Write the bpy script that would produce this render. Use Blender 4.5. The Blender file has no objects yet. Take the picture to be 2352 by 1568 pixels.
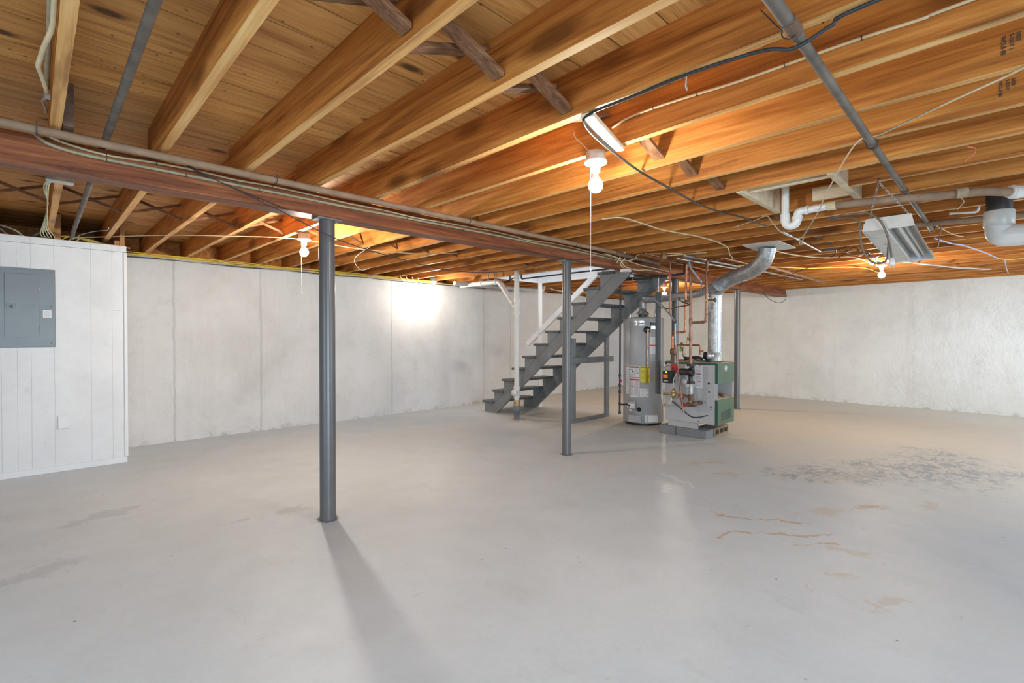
import bpy, math, random
from mathutils import Vector, Matrix

sc = bpy.context.scene
COL = sc.collection
random.seed(7)
PI = math.pi

# ------------------------------------------------------------------ camera, world, exposure
H_CAM = 1.27
YAW = math.radians(45.556)           # the view direction in plan, measured from +X (the beam's direction)
PITCH = math.radians(-0.612)
cam_d = bpy.data.cameras.new('camera')
cam_d.sensor_width = 36.0
cam_d.lens = 1123.0 / 2352.0 * 36.0
cam_d.clip_start = 0.05
cam = bpy.data.objects.new('camera', cam_d)
COL.objects.link(cam)
fwd = Vector((math.cos(YAW) * math.cos(PITCH), math.sin(YAW) * math.cos(PITCH), math.sin(PITCH)))
cam.location = (0, 0, H_CAM)
cam.rotation_euler = fwd.to_track_quat('-Z', 'Y').to_euler()
sc.camera = cam

world = bpy.data.worlds.new('world')
sc.world = world
world.use_nodes = True
world.node_tree.nodes['Background'].inputs[0].default_value = (0.75, 0.85, 1.0, 1)
world.node_tree.nodes['Background'].inputs[1].default_value = 0.6

sc.view_settings.view_transform = 'Standard'
sc.view_settings.look = 'None'
sc.view_settings.exposure = 0.13
sc.view_settings.gamma = 1.0
sc.view_settings.use_curve_mapping = False
sc.cycles.max_bounces = 8
sc.cycles.diffuse_bounces = 5
sc.cycles.glossy_bounces = 3
sc.cycles.caustics_reflective = False
sc.cycles.caustics_refractive = False
sc.cycles.adaptive_threshold = 0.025
sc.cycles.sample_clamp_indirect = 8.0

# daylight fill from unseen windows added behind and beside the camera, and down the stairwell
def area_light(name, loc, target, sx, sy, power, color, spread=155):
    d = bpy.data.lights.new(name, 'AREA')
    d.shape = 'RECTANGLE'; d.size = sx; d.size_y = sy
    d.energy = power; d.color = color; d.spread = math.radians(spread)
    o = bpy.data.objects.new(name, d)
    COL.objects.link(o)
    o.location = loc
    o.rotation_euler = (Vector(target) - Vector(loc)).to_track_quat('-Z', 'Y').to_euler()
    return o

WIN_COL = (0.69, 0.86, 1.0)
area_light('window_daylight', (-2.52, 1.0, 1.30), (1.2, 1.0, -.4), 2.9, 1.5, 60, WIN_COL)
area_light('window_daylight', (0.3, -3.12, 1.30), (0.9, 1.5, -.9), 3.1, 1.5, 210, WIN_COL)
area_light('window_daylight', (6.2, -3.12, 1.55), (7.0, .6, -.3), 2.2, 0.9, 125, WIN_COL)
area_light('window_daylight', (10.0, -3.12, 1.60), (10.4, .6, -.2), 1.3, 0.8, 60, (0.70, 0.85, 1.0))
area_light('window_daylight', (9.6, -3.10, 1.90), (11.1, 2.4, 0.75), 0.7, 0.4, 7, (0.62, 0.80, 1.0), 46)
area_light('stairwell_daylight', (6.0, 4.7, 4.5), (6.0, 4.7, 0), 0.9, 2.2, 30, (0.95, 0.97, 1.0))
BULB_E = 900.0

# ------------------------------------------------------------------ materials
MATS = {}
def srgb(r, g, b):
    def f(c):
        c /= 255.0
        return c / 12.92 if c <= 0.04045 else ((c + 0.055) / 1.055) ** 2.4
    return (f(r), f(g), f(b), 1)

class NT:
    def __init__(s, name):
        s.m = bpy.data.materials.new(name); s.m.use_nodes = True
        s.t = s.m.node_tree; s.b = s.t.nodes['Principled BSDF']
        MATS[name] = s.m
    def n(s, t, **k):
        o = s.t.nodes.new(t)
        for a, v in k.items():
            if isinstance(v, (bool, str)) and hasattr(o, a): setattr(o, a, v)
            elif hasattr(o, a) and not a.startswith('i_'): setattr(o, a, v)
        return o
    def l(s, a, b): s.t.links.new(a, b)
    def coord(s, kind='Object', scale=(1, 1, 1), rnd=False):
        tc = s.n('ShaderNodeTexCoord'); mp = s.n('ShaderNodeMapping')
        mp.inputs['Scale'].default_value = scale
        s.l(tc.outputs[kind], mp.inputs[0])
        if rnd:
            oi = s.n('ShaderNodeObjectInfo'); mu = s.n('ShaderNodeMath', operation='MULTIPLY')
            mu.inputs[1].default_value = 37.0
            s.l(oi.outputs['Random'], mu.inputs[0])
            cb = s.n('ShaderNodeCombineXYZ')
            for i in range(3): s.l(mu.outputs[0], cb.inputs[i])
            s.l(cb.outputs[0], mp.inputs['Location'])
        return mp.outputs[0]
    def noise(s, vec, scale, detail=4, rough=0.55, dist=0.0):
        o = s.n('ShaderNodeTexNoise')
        o.inputs['Scale'].default_value = scale; o.inputs['Detail'].default_value = detail
        o.inputs['Roughness'].default_value = rough; o.inputs['Distortion'].default_value = dist
        s.l(vec, o.inputs['Vector']); return o.outputs['Fac']
    def ramp(s, fac, stops):
        o = s.n('ShaderNodeValToRGB')
        e = o.color_ramp.elements
        e[0].position, e[0].color = stops[0]
        e[1].position, e[1].color = stops[-1]
        for p, c in stops[1:-1]:
            x = e.new(p); x.color = c
        s.l(fac, o.inputs[0]); return o.outputs[0]
    def mix(s, fac, a, b, mode='MIX'):
        o = s.n('ShaderNodeMix'); o.data_type = 'RGBA'; o.blend_type = mode
        for v, i in ((fac, 0), (a, 6), (b, 7)):
            if hasattr(v, 'is_linked') or hasattr(v, 'links'): s.l(v, o.inputs[i])
            else: o.inputs[i].default_value = v
        return o.outputs[2]
    def math(s, op, a, b=None, c=None, clamp=False):
        o = s.n('ShaderNodeMath'); o.operation = op; o.use_clamp = clamp
        for i, v in enumerate((a, b, c)):
            if v is None: continue
            if hasattr(v, 'links'): s.l(v, o.inputs[i])
            else: o.inputs[i].default_value = v
        return o.outputs[0]
    def bump(s, h, strength, dist=0.01):
        o = s.n('ShaderNodeBump'); o.inputs['Strength'].default_value = strength
        o.inputs['Distance'].default_value = dist
        s.l(h, o.inputs['Height']); s.l(o.outputs[0], s.b.inputs['Normal'])
    def base(s, v):
        if hasattr(v, 'links'): s.l(v, s.b.inputs['Base Color'])
        else: s.b.inputs['Base Color'].default_value = v
    def rough(s, v):
        if hasattr(v, 'links'): s.l(v, s.b.inputs['Roughness'])
        else: s.b.inputs['Roughness'].default_value = v

def c3(r, g, b): return (r, g, b, 1)

def plain(name, col, rough=0.5, metal=0.0, var=0.12, scale=18.0, bump=0.0, spec=0.5):
    m = NT(name)
    v = m.coord(rnd=True)
    n = m.noise(v, scale, 3)
    dark = (col[0] * (1 - var), col[1] * (1 - var), col[2] * (1 - var), 1)
    lite = (min(1, col[0] * (1 + var)), min(1, col[1] * (1 + var)), min(1, col[2] * (1 + var)), 1)
    m.base(m.ramp(n, [(0.3, dark), (0.7, lite)]))
    m.rough(rough); m.b.inputs['Metallic'].default_value = metal
    m.b.inputs['Specular IOR Level'].default_value = spec
    if bump: m.bump(n, bump, 0.004)
    return m.m

def wood(name, dark, mid, lite, axis='Y', grain=1.0, rough=0.55, knots=True, seed_rnd=True):
    m = NT(name)
    sc_ = {'X': (0.9, 14, 14), 'Y': (14, 0.9, 14), 'Z': (14, 14, 0.9)}[axis]
    v = m.coord(scale=sc_, rnd=seed_rnd)
    n1 = m.noise(v, 1.2 * grain, 5, 0.6, 0.6)
    v2 = m.coord(scale=tuple(q * 4 if q > 1 else q * 1.4 for q in sc_), rnd=seed_rnd)
    n2 = m.noise(v2, 1.6 * grain, 3, 0.6, 0.2)
    f = m.math('ADD', m.math('MULTIPLY', n1, 0.68), m.math('MULTIPLY', n2, 0.32))
    col = m.ramp(f, [(0.34, dark), (0.5, mid), (0.66, lite)])
    if knots:
        vk = m.coord(scale={'X': (1.6, 5, 5), 'Y': (5, 1.6, 5), 'Z': (5, 5, 1.6)}[axis], rnd=seed_rnd)
        vo = m.n('ShaderNodeTexVoronoi'); vo.inputs['Scale'].default_value = 0.9
        m.l(vk, vo.inputs['Vector'])
        kf = m.ramp(vo.outputs['Distance'], [(0.12, c3(1, 1, 1)), (0.26, c3(0, 0, 0))])
        col = m.mix(m.math('MULTIPLY', kf, 0.72), col, (dark[0] * 0.35, dark[1] * 0.3, dark[2] * 0.3, 1))
    # broad patches of age
    vb = m.coord(scale=(1.0, 1.0, 1.0), rnd=seed_rnd)
    nb = m.noise(vb, 1.7, 2)
    col = m.mix(m.ramp(nb, [(0.35, c3(0, 0, 0)), (0.75, c3(0.45, 0.45, 0.45))]), col, (mid[0] * 0.72, mid[1] * 0.62, mid[2] * 0.55, 1))
    m.base(col); m.rough(rough); m.b.inputs['Specular IOR Level'].default_value = 0.25
    m.bump(f, 0.25, 0.004)
    return m.m

M_JOIST = wood('joist_wood', c3(.19, .056, .012), c3(.50, .186, .038), c3(.70, .33, .085))
M_BEAM = wood('beam_wood', c3(.055, .018, .007), c3(.220, .068, .026), c3(.41, .150, .050), axis='X', grain=1.3, rough=0.5)
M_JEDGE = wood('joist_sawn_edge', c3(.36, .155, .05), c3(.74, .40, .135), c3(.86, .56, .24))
M_BRACE = wood('brace_wood', c3(.085, .040, .020), c3(.220, .105, .050), c3(.340, .190, .100), axis='X', grain=1.8, rough=0.8)
M_NEWWOOD = wood('new_wood', c3(.56, .44, .28), c3(.74, .61, .42), c3(.82, .72, .54), axis='Y', knots=False, rough=0.7)
M_STUD = wood('stud_wood', c3(.25, .12, .05), c3(.46, .24, .10), c3(.58, .34, .16), axis='Z', knots=False, rough=0.7)

def subfloor_mat():
    m = NT('subfloor_boards')
    tc = m.n('ShaderNodeTexCoord')
    sp = m.n('ShaderNodeSeparateXYZ'); m.l(tc.outputs['Object'], sp.inputs[0])
    idx = m.math('FLOOR', m.math('DIVIDE', m.math('SUBTRACT', sp.outputs['Y'], 1.912), 0.2025))
    cb = m.n('ShaderNodeCombineXYZ'); m.l(idx, cb.inputs[0])
    wn = m.n('ShaderNodeTexWhiteNoise'); m.l(cb.outputs[0], wn.inputs['Vector'])
    off = m.math('MULTIPLY', wn.outputs['Value'], 31.0)
    cb2 = m.n('ShaderNodeCombineXYZ')
    m.l(m.math('ADD', m.math('MULTIPLY', sp.outputs['X'], 0.9), off), cb2.inputs[0])
    m.l(m.math('MULTIPLY', sp.outputs['Y'], 13.0), cb2.inputs[1]); m.l(off, cb2.inputs[2])
    n1 = m.noise(cb2.outputs[0], 1.4, 5, 0.62, 0.7)
    n2 = m.noise(cb2.outputs[0], 7.0, 3, 0.6, 0.1)
    f = m.math('ADD', m.math('MULTIPLY', n1, 0.7), m.math('MULTIPLY', n2, 0.3))
    col = m.ramp(f, [(0.33, c3(.36, .15, .040)), (0.5, c3(.72, .36, .105)), (0.68, c3(.84, .49, .175))])
    tone = m.math('MULTIPLY', wn.outputs['Value'], 0.5)
    col = m.mix(tone, col, c3(.34, .135, .045))
    vo = m.n('ShaderNodeTexVoronoi'); vo.voronoi_dimensions = '2D'; vo.inputs['Scale'].default_value = 1.0
    cb3 = m.n('ShaderNodeCombineXYZ')
    m.l(m.math('ADD', m.math('MULTIPLY', sp.outputs['X'], 1.9), off), cb3.inputs[0])
    m.l(m.math('MULTIPLY', sp.outputs['Y'], 4.2), cb3.inputs[1])
    m.l(cb3.outputs[0], vo.inputs['Vector'])
    kf = m.ramp(vo.outputs['Distance'], [(0.06, c3(1, 1, 1)), (0.14, c3(0, 0, 0))])
    gate = m.n('ShaderNodeSeparateColor'); m.l(vo.outputs['Color'], gate.inputs[0])
    kf = m.math('MULTIPLY', kf, m.math('GREATER_THAN', gate.outputs[0], 0.62))
    col = m.mix(m.math('MULTIPLY', kf, 0.85), col, c3(.055, .024, .013))
    # nail holes and small dark flecks
    vn = m.n('ShaderNodeTexVoronoi'); vn.voronoi_dimensions = '2D'; vn.inputs['Scale'].default_value = 7.0
    m.l(tc.outputs['Object'], vn.inputs['Vector'])
    nf = m.ramp(vn.outputs['Distance'], [(0.03, c3(1, 1, 1)), (0.06, c3(0, 0, 0))])
    g2 = m.n('ShaderNodeSeparateColor'); m.l(vn.outputs['Color'], g2.inputs[0])
    nf = m.math('MULTIPLY', nf, m.math('GREATER_THAN', g2.outputs[0], 0.5))
    col = m.mix(m.math('MULTIPLY', nf, 0.6), col, c3(.06, .03, .018))
    m.base(col); m.rough(0.62); m.bump(f, 0.2, 0.003); m.b.inputs['Specular IOR Level'].default_value = 0.2
    return m.m
M_SUB = subfloor_mat()

def blob(m, P, cx, cy, rx, ry, rot, warp, soft=0.35):
    """mask of a stain with its own shape at a place on the floor"""
    mp = m.n('ShaderNodeMapping'); mp.vector_type = 'TEXTURE'
    mp.inputs['Location'].default_value = (cx, cy, 0); mp.inputs['Rotation'].default_value = (0, 0, rot)
    mp.inputs['Scale'].default_value = (rx, ry, 1)
    m.l(P, mp.inputs[0])
    ln = m.n('ShaderNodeVectorMath'); ln.operation = 'LENGTH'; m.l(mp.outputs[0], ln.inputs[0])
    d = m.math('ADD', ln.outputs['Value'], m.math('MULTIPLY', m.math('SUBTRACT', warp, 0.5), 3.4))
    return m.ramp(d, [(max(0.0, 0.85 - soft), c3(1, 1, 1)), (0.95, c3(0, 0, 0))])

def floor_mat():
    m = NT('painted_concrete_floor')
    v = m.coord()
    big = m.noise(v, 0.55, 4, 0.6, 0.5)
    med = m.noise(v, 3.2, 5, 0.65)
    fine = m.noise(v, 38, 3, 0.6)
    col = m.ramp(big, [(0.32, c3(.480, .540, .590)), (0.5, c3(.535, .595, .645)), (0.7, c3(.575, .63, .675))])
    col = m.mix(m.ramp(med, [(0.42, c3(0, 0, 0)), (0.72, c3(.22, .22, .22))]), col, c3(.42, .44, .455))
    # beige warmth of the lamps, painted over the far half of the slab
    sp = m.n('ShaderNodeSeparateXYZ'); m.l(v, sp.inputs[0])
    far = m.math('ADD', m.math('MULTIPLY', m.math('SUBTRACT', sp.outputs['X'], 3.6), 0.26), m.math('MULTIPLY', m.math('SUBTRACT', big, 0.5), 1.3))
    col = m.mix(m.math('MULTIPLY', m.math('MINIMUM', m.math('MAXIMUM', far, 0.0), 1.0), 0.85), col, c3(.60, .55, .45))
    w1 = m.noise(v, 2.6, 6, 0.7); w2 = m.noise(v, 14, 6, 0.75)
    dn = m.n('ShaderNodeTexNoise'); dn.inputs['Scale'].default_value = 3.2; dn.inputs['Detail'].default_value = 4; m.l(v, dn.inputs['Vector'])
    va = m.n('ShaderNodeVectorMath'); va.operation = 'SUBTRACT'; m.l(dn.outputs['Color'], va.inputs[0]); va.inputs[1].default_value = (.5, .5, .5)
    vb_ = m.n('ShaderNodeVectorMath'); vb_.operation = 'SCALE'; m.l(va.outputs[0], vb_.inputs[0]); vb_.inputs['Scale'].default_value = 0.42
    vc = m.n('ShaderNodeVectorMath'); vc.operation = 'ADD'; m.l(v, vc.inputs[0]); m.l(vb_.outputs[0], vc.inputs[1])
    v0, v = v, vc.outputs[0]
    # tan patches where paint has lifted
    for a in ((3.40, .68, .20, .055, -.75), (2.95, .38, .13, .055, -.6), (3.07, .60, .13, .035, -.9), (2.86, .48, .06, .03, 0),
              (4.74, .36, .14, .07, .2), (4.86, 2.10, .32, .09, -.5), (4.55, 1.85, .22, .06, -.6), (4.9, 1.45, .16, .06, .3),
              (4.1, .9, .30, .09, -.6), (5.3, 1.0, .5, .12, -.5)):
        b = blob(m, v, *a, w2)
        col = m.mix(m.math('MULTIPLY', b, 0.45), col, c3(.48, .40, .31))
    # rust lines and spots
    for a in ((3.22, 1.24, .20, .018, -.75), (3.44, 1.02, .24, .022, -.80), (3.40, .82, .13, .02, -1.0), (4.48, .67, .15, .07, -.4),
              (3.56, 1.33, .16, .016, -.9), (3.70, 1.10, .20, .016, -1.1), (5.32, 5.25, .22, .13, .2)):
        b = blob(m, v, *a, w2)
        col = m.mix(m.math('MULTIPLY', b, 0.62), col, c3(.46, .24, .085))
    # speckled blue grey patch of bare, damp concrete
    spk = m.ramp(m.noise(v, 15, 4, 0.7), [(0.47, c3(0, 0, 0)), (0.52, c3(1, 1, 1))])
    for a in ((5.85, .62, 1.25, .55, -.75), (6.6, .5, .8, .5, -.2), (5.2, 1.15, .55, .25, -.9)):
        b = blob(m, v, *a, w1, 0.6)
        col = m.mix(m.math('MULTIPLY', b, 0.30), col, c3(.55, .52, .46))
        col = m.mix(m.math('MULTIPLY', m.math('MULTIPLY', b, spk), 0.9), col, c3(.26, .30, .34))
    # darker marks, the first painting the near column's faint cast shadow
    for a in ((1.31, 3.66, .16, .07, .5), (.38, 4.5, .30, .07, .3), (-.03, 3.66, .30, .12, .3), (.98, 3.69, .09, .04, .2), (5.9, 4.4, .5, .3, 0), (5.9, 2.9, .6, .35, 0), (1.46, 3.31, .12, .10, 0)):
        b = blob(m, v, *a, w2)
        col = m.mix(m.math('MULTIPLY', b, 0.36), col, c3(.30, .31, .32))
    for a in ((4.07, 2.08, .18, .05, .9), (3.97, 1.88, .16, .04, .9), (3.8, 2.0, .12, .03, .9)):
        b = blob(m, v, *a, w2)
        col = m.mix(m.math('MULTIPLY', b, 0.5), col, c3(.78, .80, .82))
    v = v0
    chips = m.ramp(m.noise(m.coord(scale=(1.0, 2.2, 1)), 4.2, 7, 0.72), [(0.655, c3(0, 0, 0)), (0.675, c3(.45, .45, .45))])
    col = m.mix(chips, col, c3(.42, .385, .32))
    smear = m.ramp(m.noise(m.coord(scale=(2.6, 1.0, 1)), 1.9, 7, 0.78), [(0.57, c3(0, 0, 0)), (0.72, c3(.35, .35, .35))])
    col = m.mix(smear, col, c3(.37, .385, .40))
    # pits, grit and scratches
    vo = m.n('ShaderNodeTexVoronoi'); vo.voronoi_dimensions = '2D'; vo.inputs['Scale'].default_value = 3.2; m.l(v, vo.inputs['Vector'])
    pit = m.ramp(vo.outputs['Distance'], [(0.012, c3(.8, .8, .8)), (0.024, c3(0, 0, 0))])
    col = m.mix(m.math('MULTIPLY', pit, m.ramp(w1, [(0.52, c3(0, 0, 0)), (0.60, c3(1, 1, 1))])), col, c3(.10, .095, .09))
    vs = m.coord(scale=(1.1, 9, 1))
    scr = m.noise(vs, 5.0, 6, 0.75, 0.4)
    col = m.mix(m.ramp(scr, [(0.68, c3(0, 0, 0)), (0.78, c3(.35, .35, .35))]), col, c3(.74, .76, .78))
    col = m.mix(m.ramp(fine, [(0.3, c3(.12, .12, .12)), (0.6, c3(0, 0, 0))]), col, c3(.40, .41, .42))
    m.base(col)
    m.rough(m.math('ADD', m.math('MULTIPLY', med, 0.25), 0.36))
    m.bump(m.math('ADD', m.math('MULTIPLY', fine, 0.25), m.math('MULTIPLY', med, 0.9)), 0.22, 0.006)
    return m.m
M_FLOOR = floor_mat()

def wall_mat(name, tint, seams=(), axis='X'):
    m = NT(name)
    v = m.coord()
    big = m.noise(v, 0.8, 5, 0.62, 0.3); med = m.noise(v, 4.5, 6, 0.7); fine = m.noise(v, 24, 4, 0.65)
    col = m.ramp(big, [(0.3, (tint[0] * .86, tint[1] * .86, tint[2] * .85, 1)), (0.52, (*tint, 1)), (0.75, (min(1, tint[0] * 1.08), min(1, tint[1] * 1.08), min(1, tint[2] * 1.09), 1))])
    col = m.mix(m.ramp(med, [(0.52, c3(0, 0, 0)), (0.8, c3(.32, .32, .32))]), col, (tint[0] * .66, tint[1] * .64, tint[2] * .58, 1))
    vv = m.coord(scale=(3.0, 3.0, .35))
    streak = m.noise(vv, 1.5, 5, 0.7)
    col = m.mix(m.ramp(streak, [(0.55, c3(0, 0, 0)), (0.8, c3(.35, .35, .35))]), col, (tint[0] * .72, tint[1] * .71, tint[2] * .68, 1))
    sp = m.n('ShaderNodeSeparateXYZ'); m.l(v, sp.inputs[0])
    h = m.math('ADD', m.math('MULTIPLY', med, 0.8), m.math('MULTIPLY', fine, 0.35))
    for x0 in seams:
        wob = m.math('MULTIPLY', m.math('SUBTRACT', m.noise(v, 7, 4), 0.5), 0.03)
        d = m.math('ABSOLUTE', m.math('ADD', m.math('SUBTRACT', sp.outputs[axis], x0), wob))
        k = m.math('SUBTRACT', 1.0, m.math('MULTIPLY', d, 70.0), clamp=True)
        col = m.mix(m.math('MULTIPLY', k, 0.22), col, c3(tint[0] * .5, tint[1] * .5, tint[2] * .48))
        h = m.math('ADD', h, m.math('MULTIPLY', k, 0.5))
    # flaked dark edge at the foot
    low = m.math('SUBTRACT', 1.0, m.math('MULTIPLY', sp.outputs['Z'], 12.0), clamp=True)
    fl = m.math('MULTIPLY', low, m.ramp(m.noise(v, 8, 5, .7), [(0.5, c3(0, 0, 0)), (0.6, c3(1, 1, 1))]))
    col = m.mix(m.math('MULTIPLY', fl, 0.5), col, c3(.30, .26, .20))
    m.base(col); m.rough(0.85); m.bump(h, 0.75, 0.022)
    m.b.inputs['Specular IOR Level'].default_value = 0.2
    return m.m
M_WALL_L = wall_mat('whitewashed_concrete', (.67, .67, .665), seams=(1.22, 2.19, 4.17, 6.15, 6.86))
M_WALL_R = wall_mat('whitewashed_concrete_warm', (.76, .75, .71), seams=(5.6,), axis='Y')

def panel_mat():
    m = NT('white_grooved_panelling')
    v = m.coord(); sp = m.n('ShaderNodeSeparateXYZ'); m.l(v, sp.inputs[0])
    g = None
    for x0 in (-.38, -.20, -.10, -.01, .145, .405, .565):
        d = m.math('ABSOLUTE', m.math('SUBTRACT', sp.outputs['X'], x0))
        k = m.math('SUBTRACT', 1.0, m.math('MULTIPLY', d, 330.0), clamp=True)
        g = k if g is None else m.math('MAXIMUM', g, k)
    big = m.noise(v, 3.0, 5, 0.7)
    col = m.ramp(big, [(0.35, c3(.70, .715, .725)), (0.7, c3(.79, .80, .81))])
    sm = m.noise(m.coord(scale=(6, 6, 3)), 2.5, 5, 0.7)
    col = m.mix(m.ramp(sm, [(0.62, c3(0, 0, 0)), (0.8, c3(.4, .4, .4))]), col, c3(.42, .42, .42))
    col = m.mix(m.math('MULTIPLY', g, 0.35), col, c3(.30, .30, .30))
    m.base(col); m.rough(0.45); m.bump(m.math('SUBTRACT', m.math('MULTIPLY', big, 0.1), g), 0.4, 0.003)
    return m.m
M_PANEL = panel_mat()

def galv():
    m = NT('galvanised_steel')
    v = m.coord(rnd=True)
    n = m.noise(v, 9, 5, 0.7); vo = m.n('ShaderNodeTexVoronoi'); vo.inputs['Scale'].default_value = 45
    m.l(v, vo.inputs['Vector'])
    col = m.ramp(n, [(0.3, c3(.34, .35, .35)), (0.7, c3(.54, .55, .55))])
    col = m.mix(0.25, col, vo.outputs['Color'], 'OVERLAY')
    bw = m.n('ShaderNodeRGBToBW'); m.l(col, bw.inputs[0])
    m.base(bw.outputs[0]); m.b.inputs['Metallic'].default_value = 0.72
    m.rough(m.ramp(n, [(0.3, c3(.34, .34, .34)), (0.7, c3(.50, .50, .50))]))
    return m.m
M_GALV = galv()
M_COPPER = plain('copper', (.50, .22, .12), 0.35, 0.85, 0.35, 12)
M_OLDCOPPER = plain('tarnished_copper', (.26, .135, .085), 0.45, 0.7, 0.4, 14)
M_IRON = plain('black_iron', (.055, .05, .052), 0.5, 0.5, 0.3, 20)
M_CAST = plain('rusty_cast_iron', (.16, .095, .065), 0.7, 0.3, 0.35, 25)
M_DUSTPIPE = plain('dusty_brown_pipe', (.27, .175, .11), 0.8, 0.0, 0.2, 10)
M_GREYPIPE = plain('old_grey_pipe', (.15, .125, .10), 0.6, 0.3, 0.35, 9)
M_EMT = plain('steel_conduit', (.38, .39, .40), 0.4, 0.7, 0.2, 12)
M_GREYPAINT = plain('grey_paint', (.160, .170, .180), 0.38, 0.0, 0.10, 7, 0.15)
M_COLPAINT = plain('column_grey_paint', (.100, .099, .099), 0.30, 0.0, 0.07, 5, 0.1)
M_STAIR = plain('stair_grey_paint', (.195, .205, .21), 0.5, 0.0, 0.12, 5, 0.15)
M_TREADTOP = plain('tread_grey_paint', (.105, .110, .112), 0.6, 0.0, 0.22, 9, 0.2)
M_WHITE = plain('white_paint', (.76, .765, .77), 0.45, 0.0, 0.03, 6)
M_PVC = plain('white_pvc', (.70, .69, .66), 0.32, 0.0, 0.05, 6)
M_PVCG = plain('light_grey_pvc', (.50, .51, .49), 0.35, 0.0, 0.08, 6)
M_ENAMEL = plain('grimy_white_enamel', (.60, .58, .54), 0.4, 0.0, 0.12, 9)
M_TUBE = plain('tube_glass', (.72, .73, .73), 0.2, 0.0, 0.02, 9)
M_PORC = plain('porcelain', (.75, .74, .70), 0.25, 0.0, 0.03, 9)
M_HEATER = plain('heater_grey_enamel', (.40, .405, .415), 0.36, 0.0, 0.05, 3)
M_BOILG = plain('boiler_grey_enamel', (.45, .455, .465), 0.42, 0.0, 0.05, 3)
M_GREEN = plain('boiler_green_enamel', (.078, .128, .080), 0.45, 0.0, 0.12, 4)
M_GREEND = plain('boiler_dark_green', (.012, .085, .062), 0.4, 0.0, 0.08, 4)
M_BLOCK = plain('cinder_block', (.205, .21, .215), 0.9, 0.0, 0.18, 40, 0.5)
M_BLOCKRUST = plain('cinder_block_rusty', (.23, .16, .10), 0.9, 0.0, 0.35, 22, 0.5)
M_PANELGREY = plain('breaker_panel_grey', (.155, .180, .195), 0.35, 0.0, 0.08, 5)
M_BLACK = plain('black_plastic', (.012, .012, .013), 0.35, 0.0, 0.2, 9)
M_DARK = plain('dark_void', (.02, .017, .014), 0.9, 0.0, 0.3, 9)
M_RUBBER = plain('grey_rubber', (.14, .165, .185), 0.5, 0.0, 0.1, 9)
M_FOAM = plain('grey_foam', (.115, .12, .125), 0.85, 0.0, 0.12, 20, 0.2)
M_YELLOW = plain('yellow_sheath', (.72, .52, .06), 0.45, 0.0, 0.12, 9)
M_CREAM = plain('cream_sheath', (.62, .50, .30), 0.5, 0.0, 0.14, 9)
M_WCABLE = plain('white_sheath', (.66, .64, .58), 0.5, 0.0, 0.1, 9)
M_GCABLE = plain('grey_cloth_sheath', (.31, .275, .175), 0.7, 0.0, 0.2, 25)
M_BCABLE = plain('black_sheath', (.03, .03, .034), 0.4, 0.0, 0.2, 9)
M_GREENC = plain('pale_green_sheath', (.45, .55, .22), 0.5, 0.0, 0.1, 9)
M_BLUEC = plain('pale_blue_sheath', (.45, .48, .70), 0.5, 0.0, 0.1, 9)
M_ROPE = plain('rope', (.60, .50, .36), 0.9, 0.0, 0.2, 60)
M_CHAIN = plain('chain_steel', (.50, .48, .44), 0.35, 0.8, 0.15, 20)
M_PAPER = plain('white_label', (.74, .74, .75), 0.45, 0.0, 0.02, 9)
M_YPAPER = plain('yellow_label', (.80, .70, .02), 0.45, 0.0, 0.03, 9)
M_RED = plain('red_paint', (.55, .03, .03), 0.4, 0.0, 0.1, 9)
M_ORANGE = plain('orange_label', (.80, .24, .03), 0.5, 0.0, 0.1, 9)
M_BRASS = plain('brass', (.42, .29, .14), 0.38, 0.8, 0.2, 14)
M_PINK = plain('pink_wire', (.70, .16, .12), 0.5, 0.0, 0.1, 9)
M_DUST = plain('dust', (.36, .28, .19), 0.95, 0.0, 0.3, 14)
M_LGREY = plain('light_grey_metal', (.45, .45, .43), 0.4, 0.3, 0.1, 9)
M_SILVER = plain('silver_label', (.62, .63, .64), 0.25, 0.6, 0.08, 9)
M_PLASTER = plain('white_plaster', (.78, .78, .80), 0.8, 0.0, 0.03, 3)
M_GREYTEXT = plain('grey_ink', (.22, .22, .23), 0.6, 0.0, 0.03, 9)

def emit(name, col, s):
    m = NT(name)
    m.b.inputs['Base Color'].default_value = (*col, 1)
    m.b.inputs['Emission Color'].default_value = (*col, 1)
    m.b.inputs['Emission Strength'].default_value = s
    return m.m
M_BULB = emit('lit_bulb', (1.0, .89, .72), BULB_E)
M_BULBN = emit('lit_bulb_whiter', (1.0, .93, .83), 620.0)
M_BULBS = emit('lit_bulb_strong', (1.0, .91, .78), 1500.0)
M_BULBD = emit('lit_bulb_dim', (1.0, .93, .83), 520.0)
M_LED = emit('green_indicator', (.45, .9, .02), 1.2)
M_GLASS = NT('window_glass').m
MATS['window_glass'].node_tree.nodes['Principled BSDF'].inputs['Transmission Weight'].default_value = 1.0
MATS['window_glass'].node_tree.nodes['Principled BSDF'].inputs['Roughness'].default_value = 0.0

# ------------------------------------------------------------------ mesh helpers
def frame_of(d):
    d = Vector(d).normalized()
    a = Vector((0, 0, 1)) if abs(d.z) < 0.9 else Vector((1, 0, 0))
    u = d.cross(a).normalized()
    return u, d.cross(u).normalized()

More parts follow.
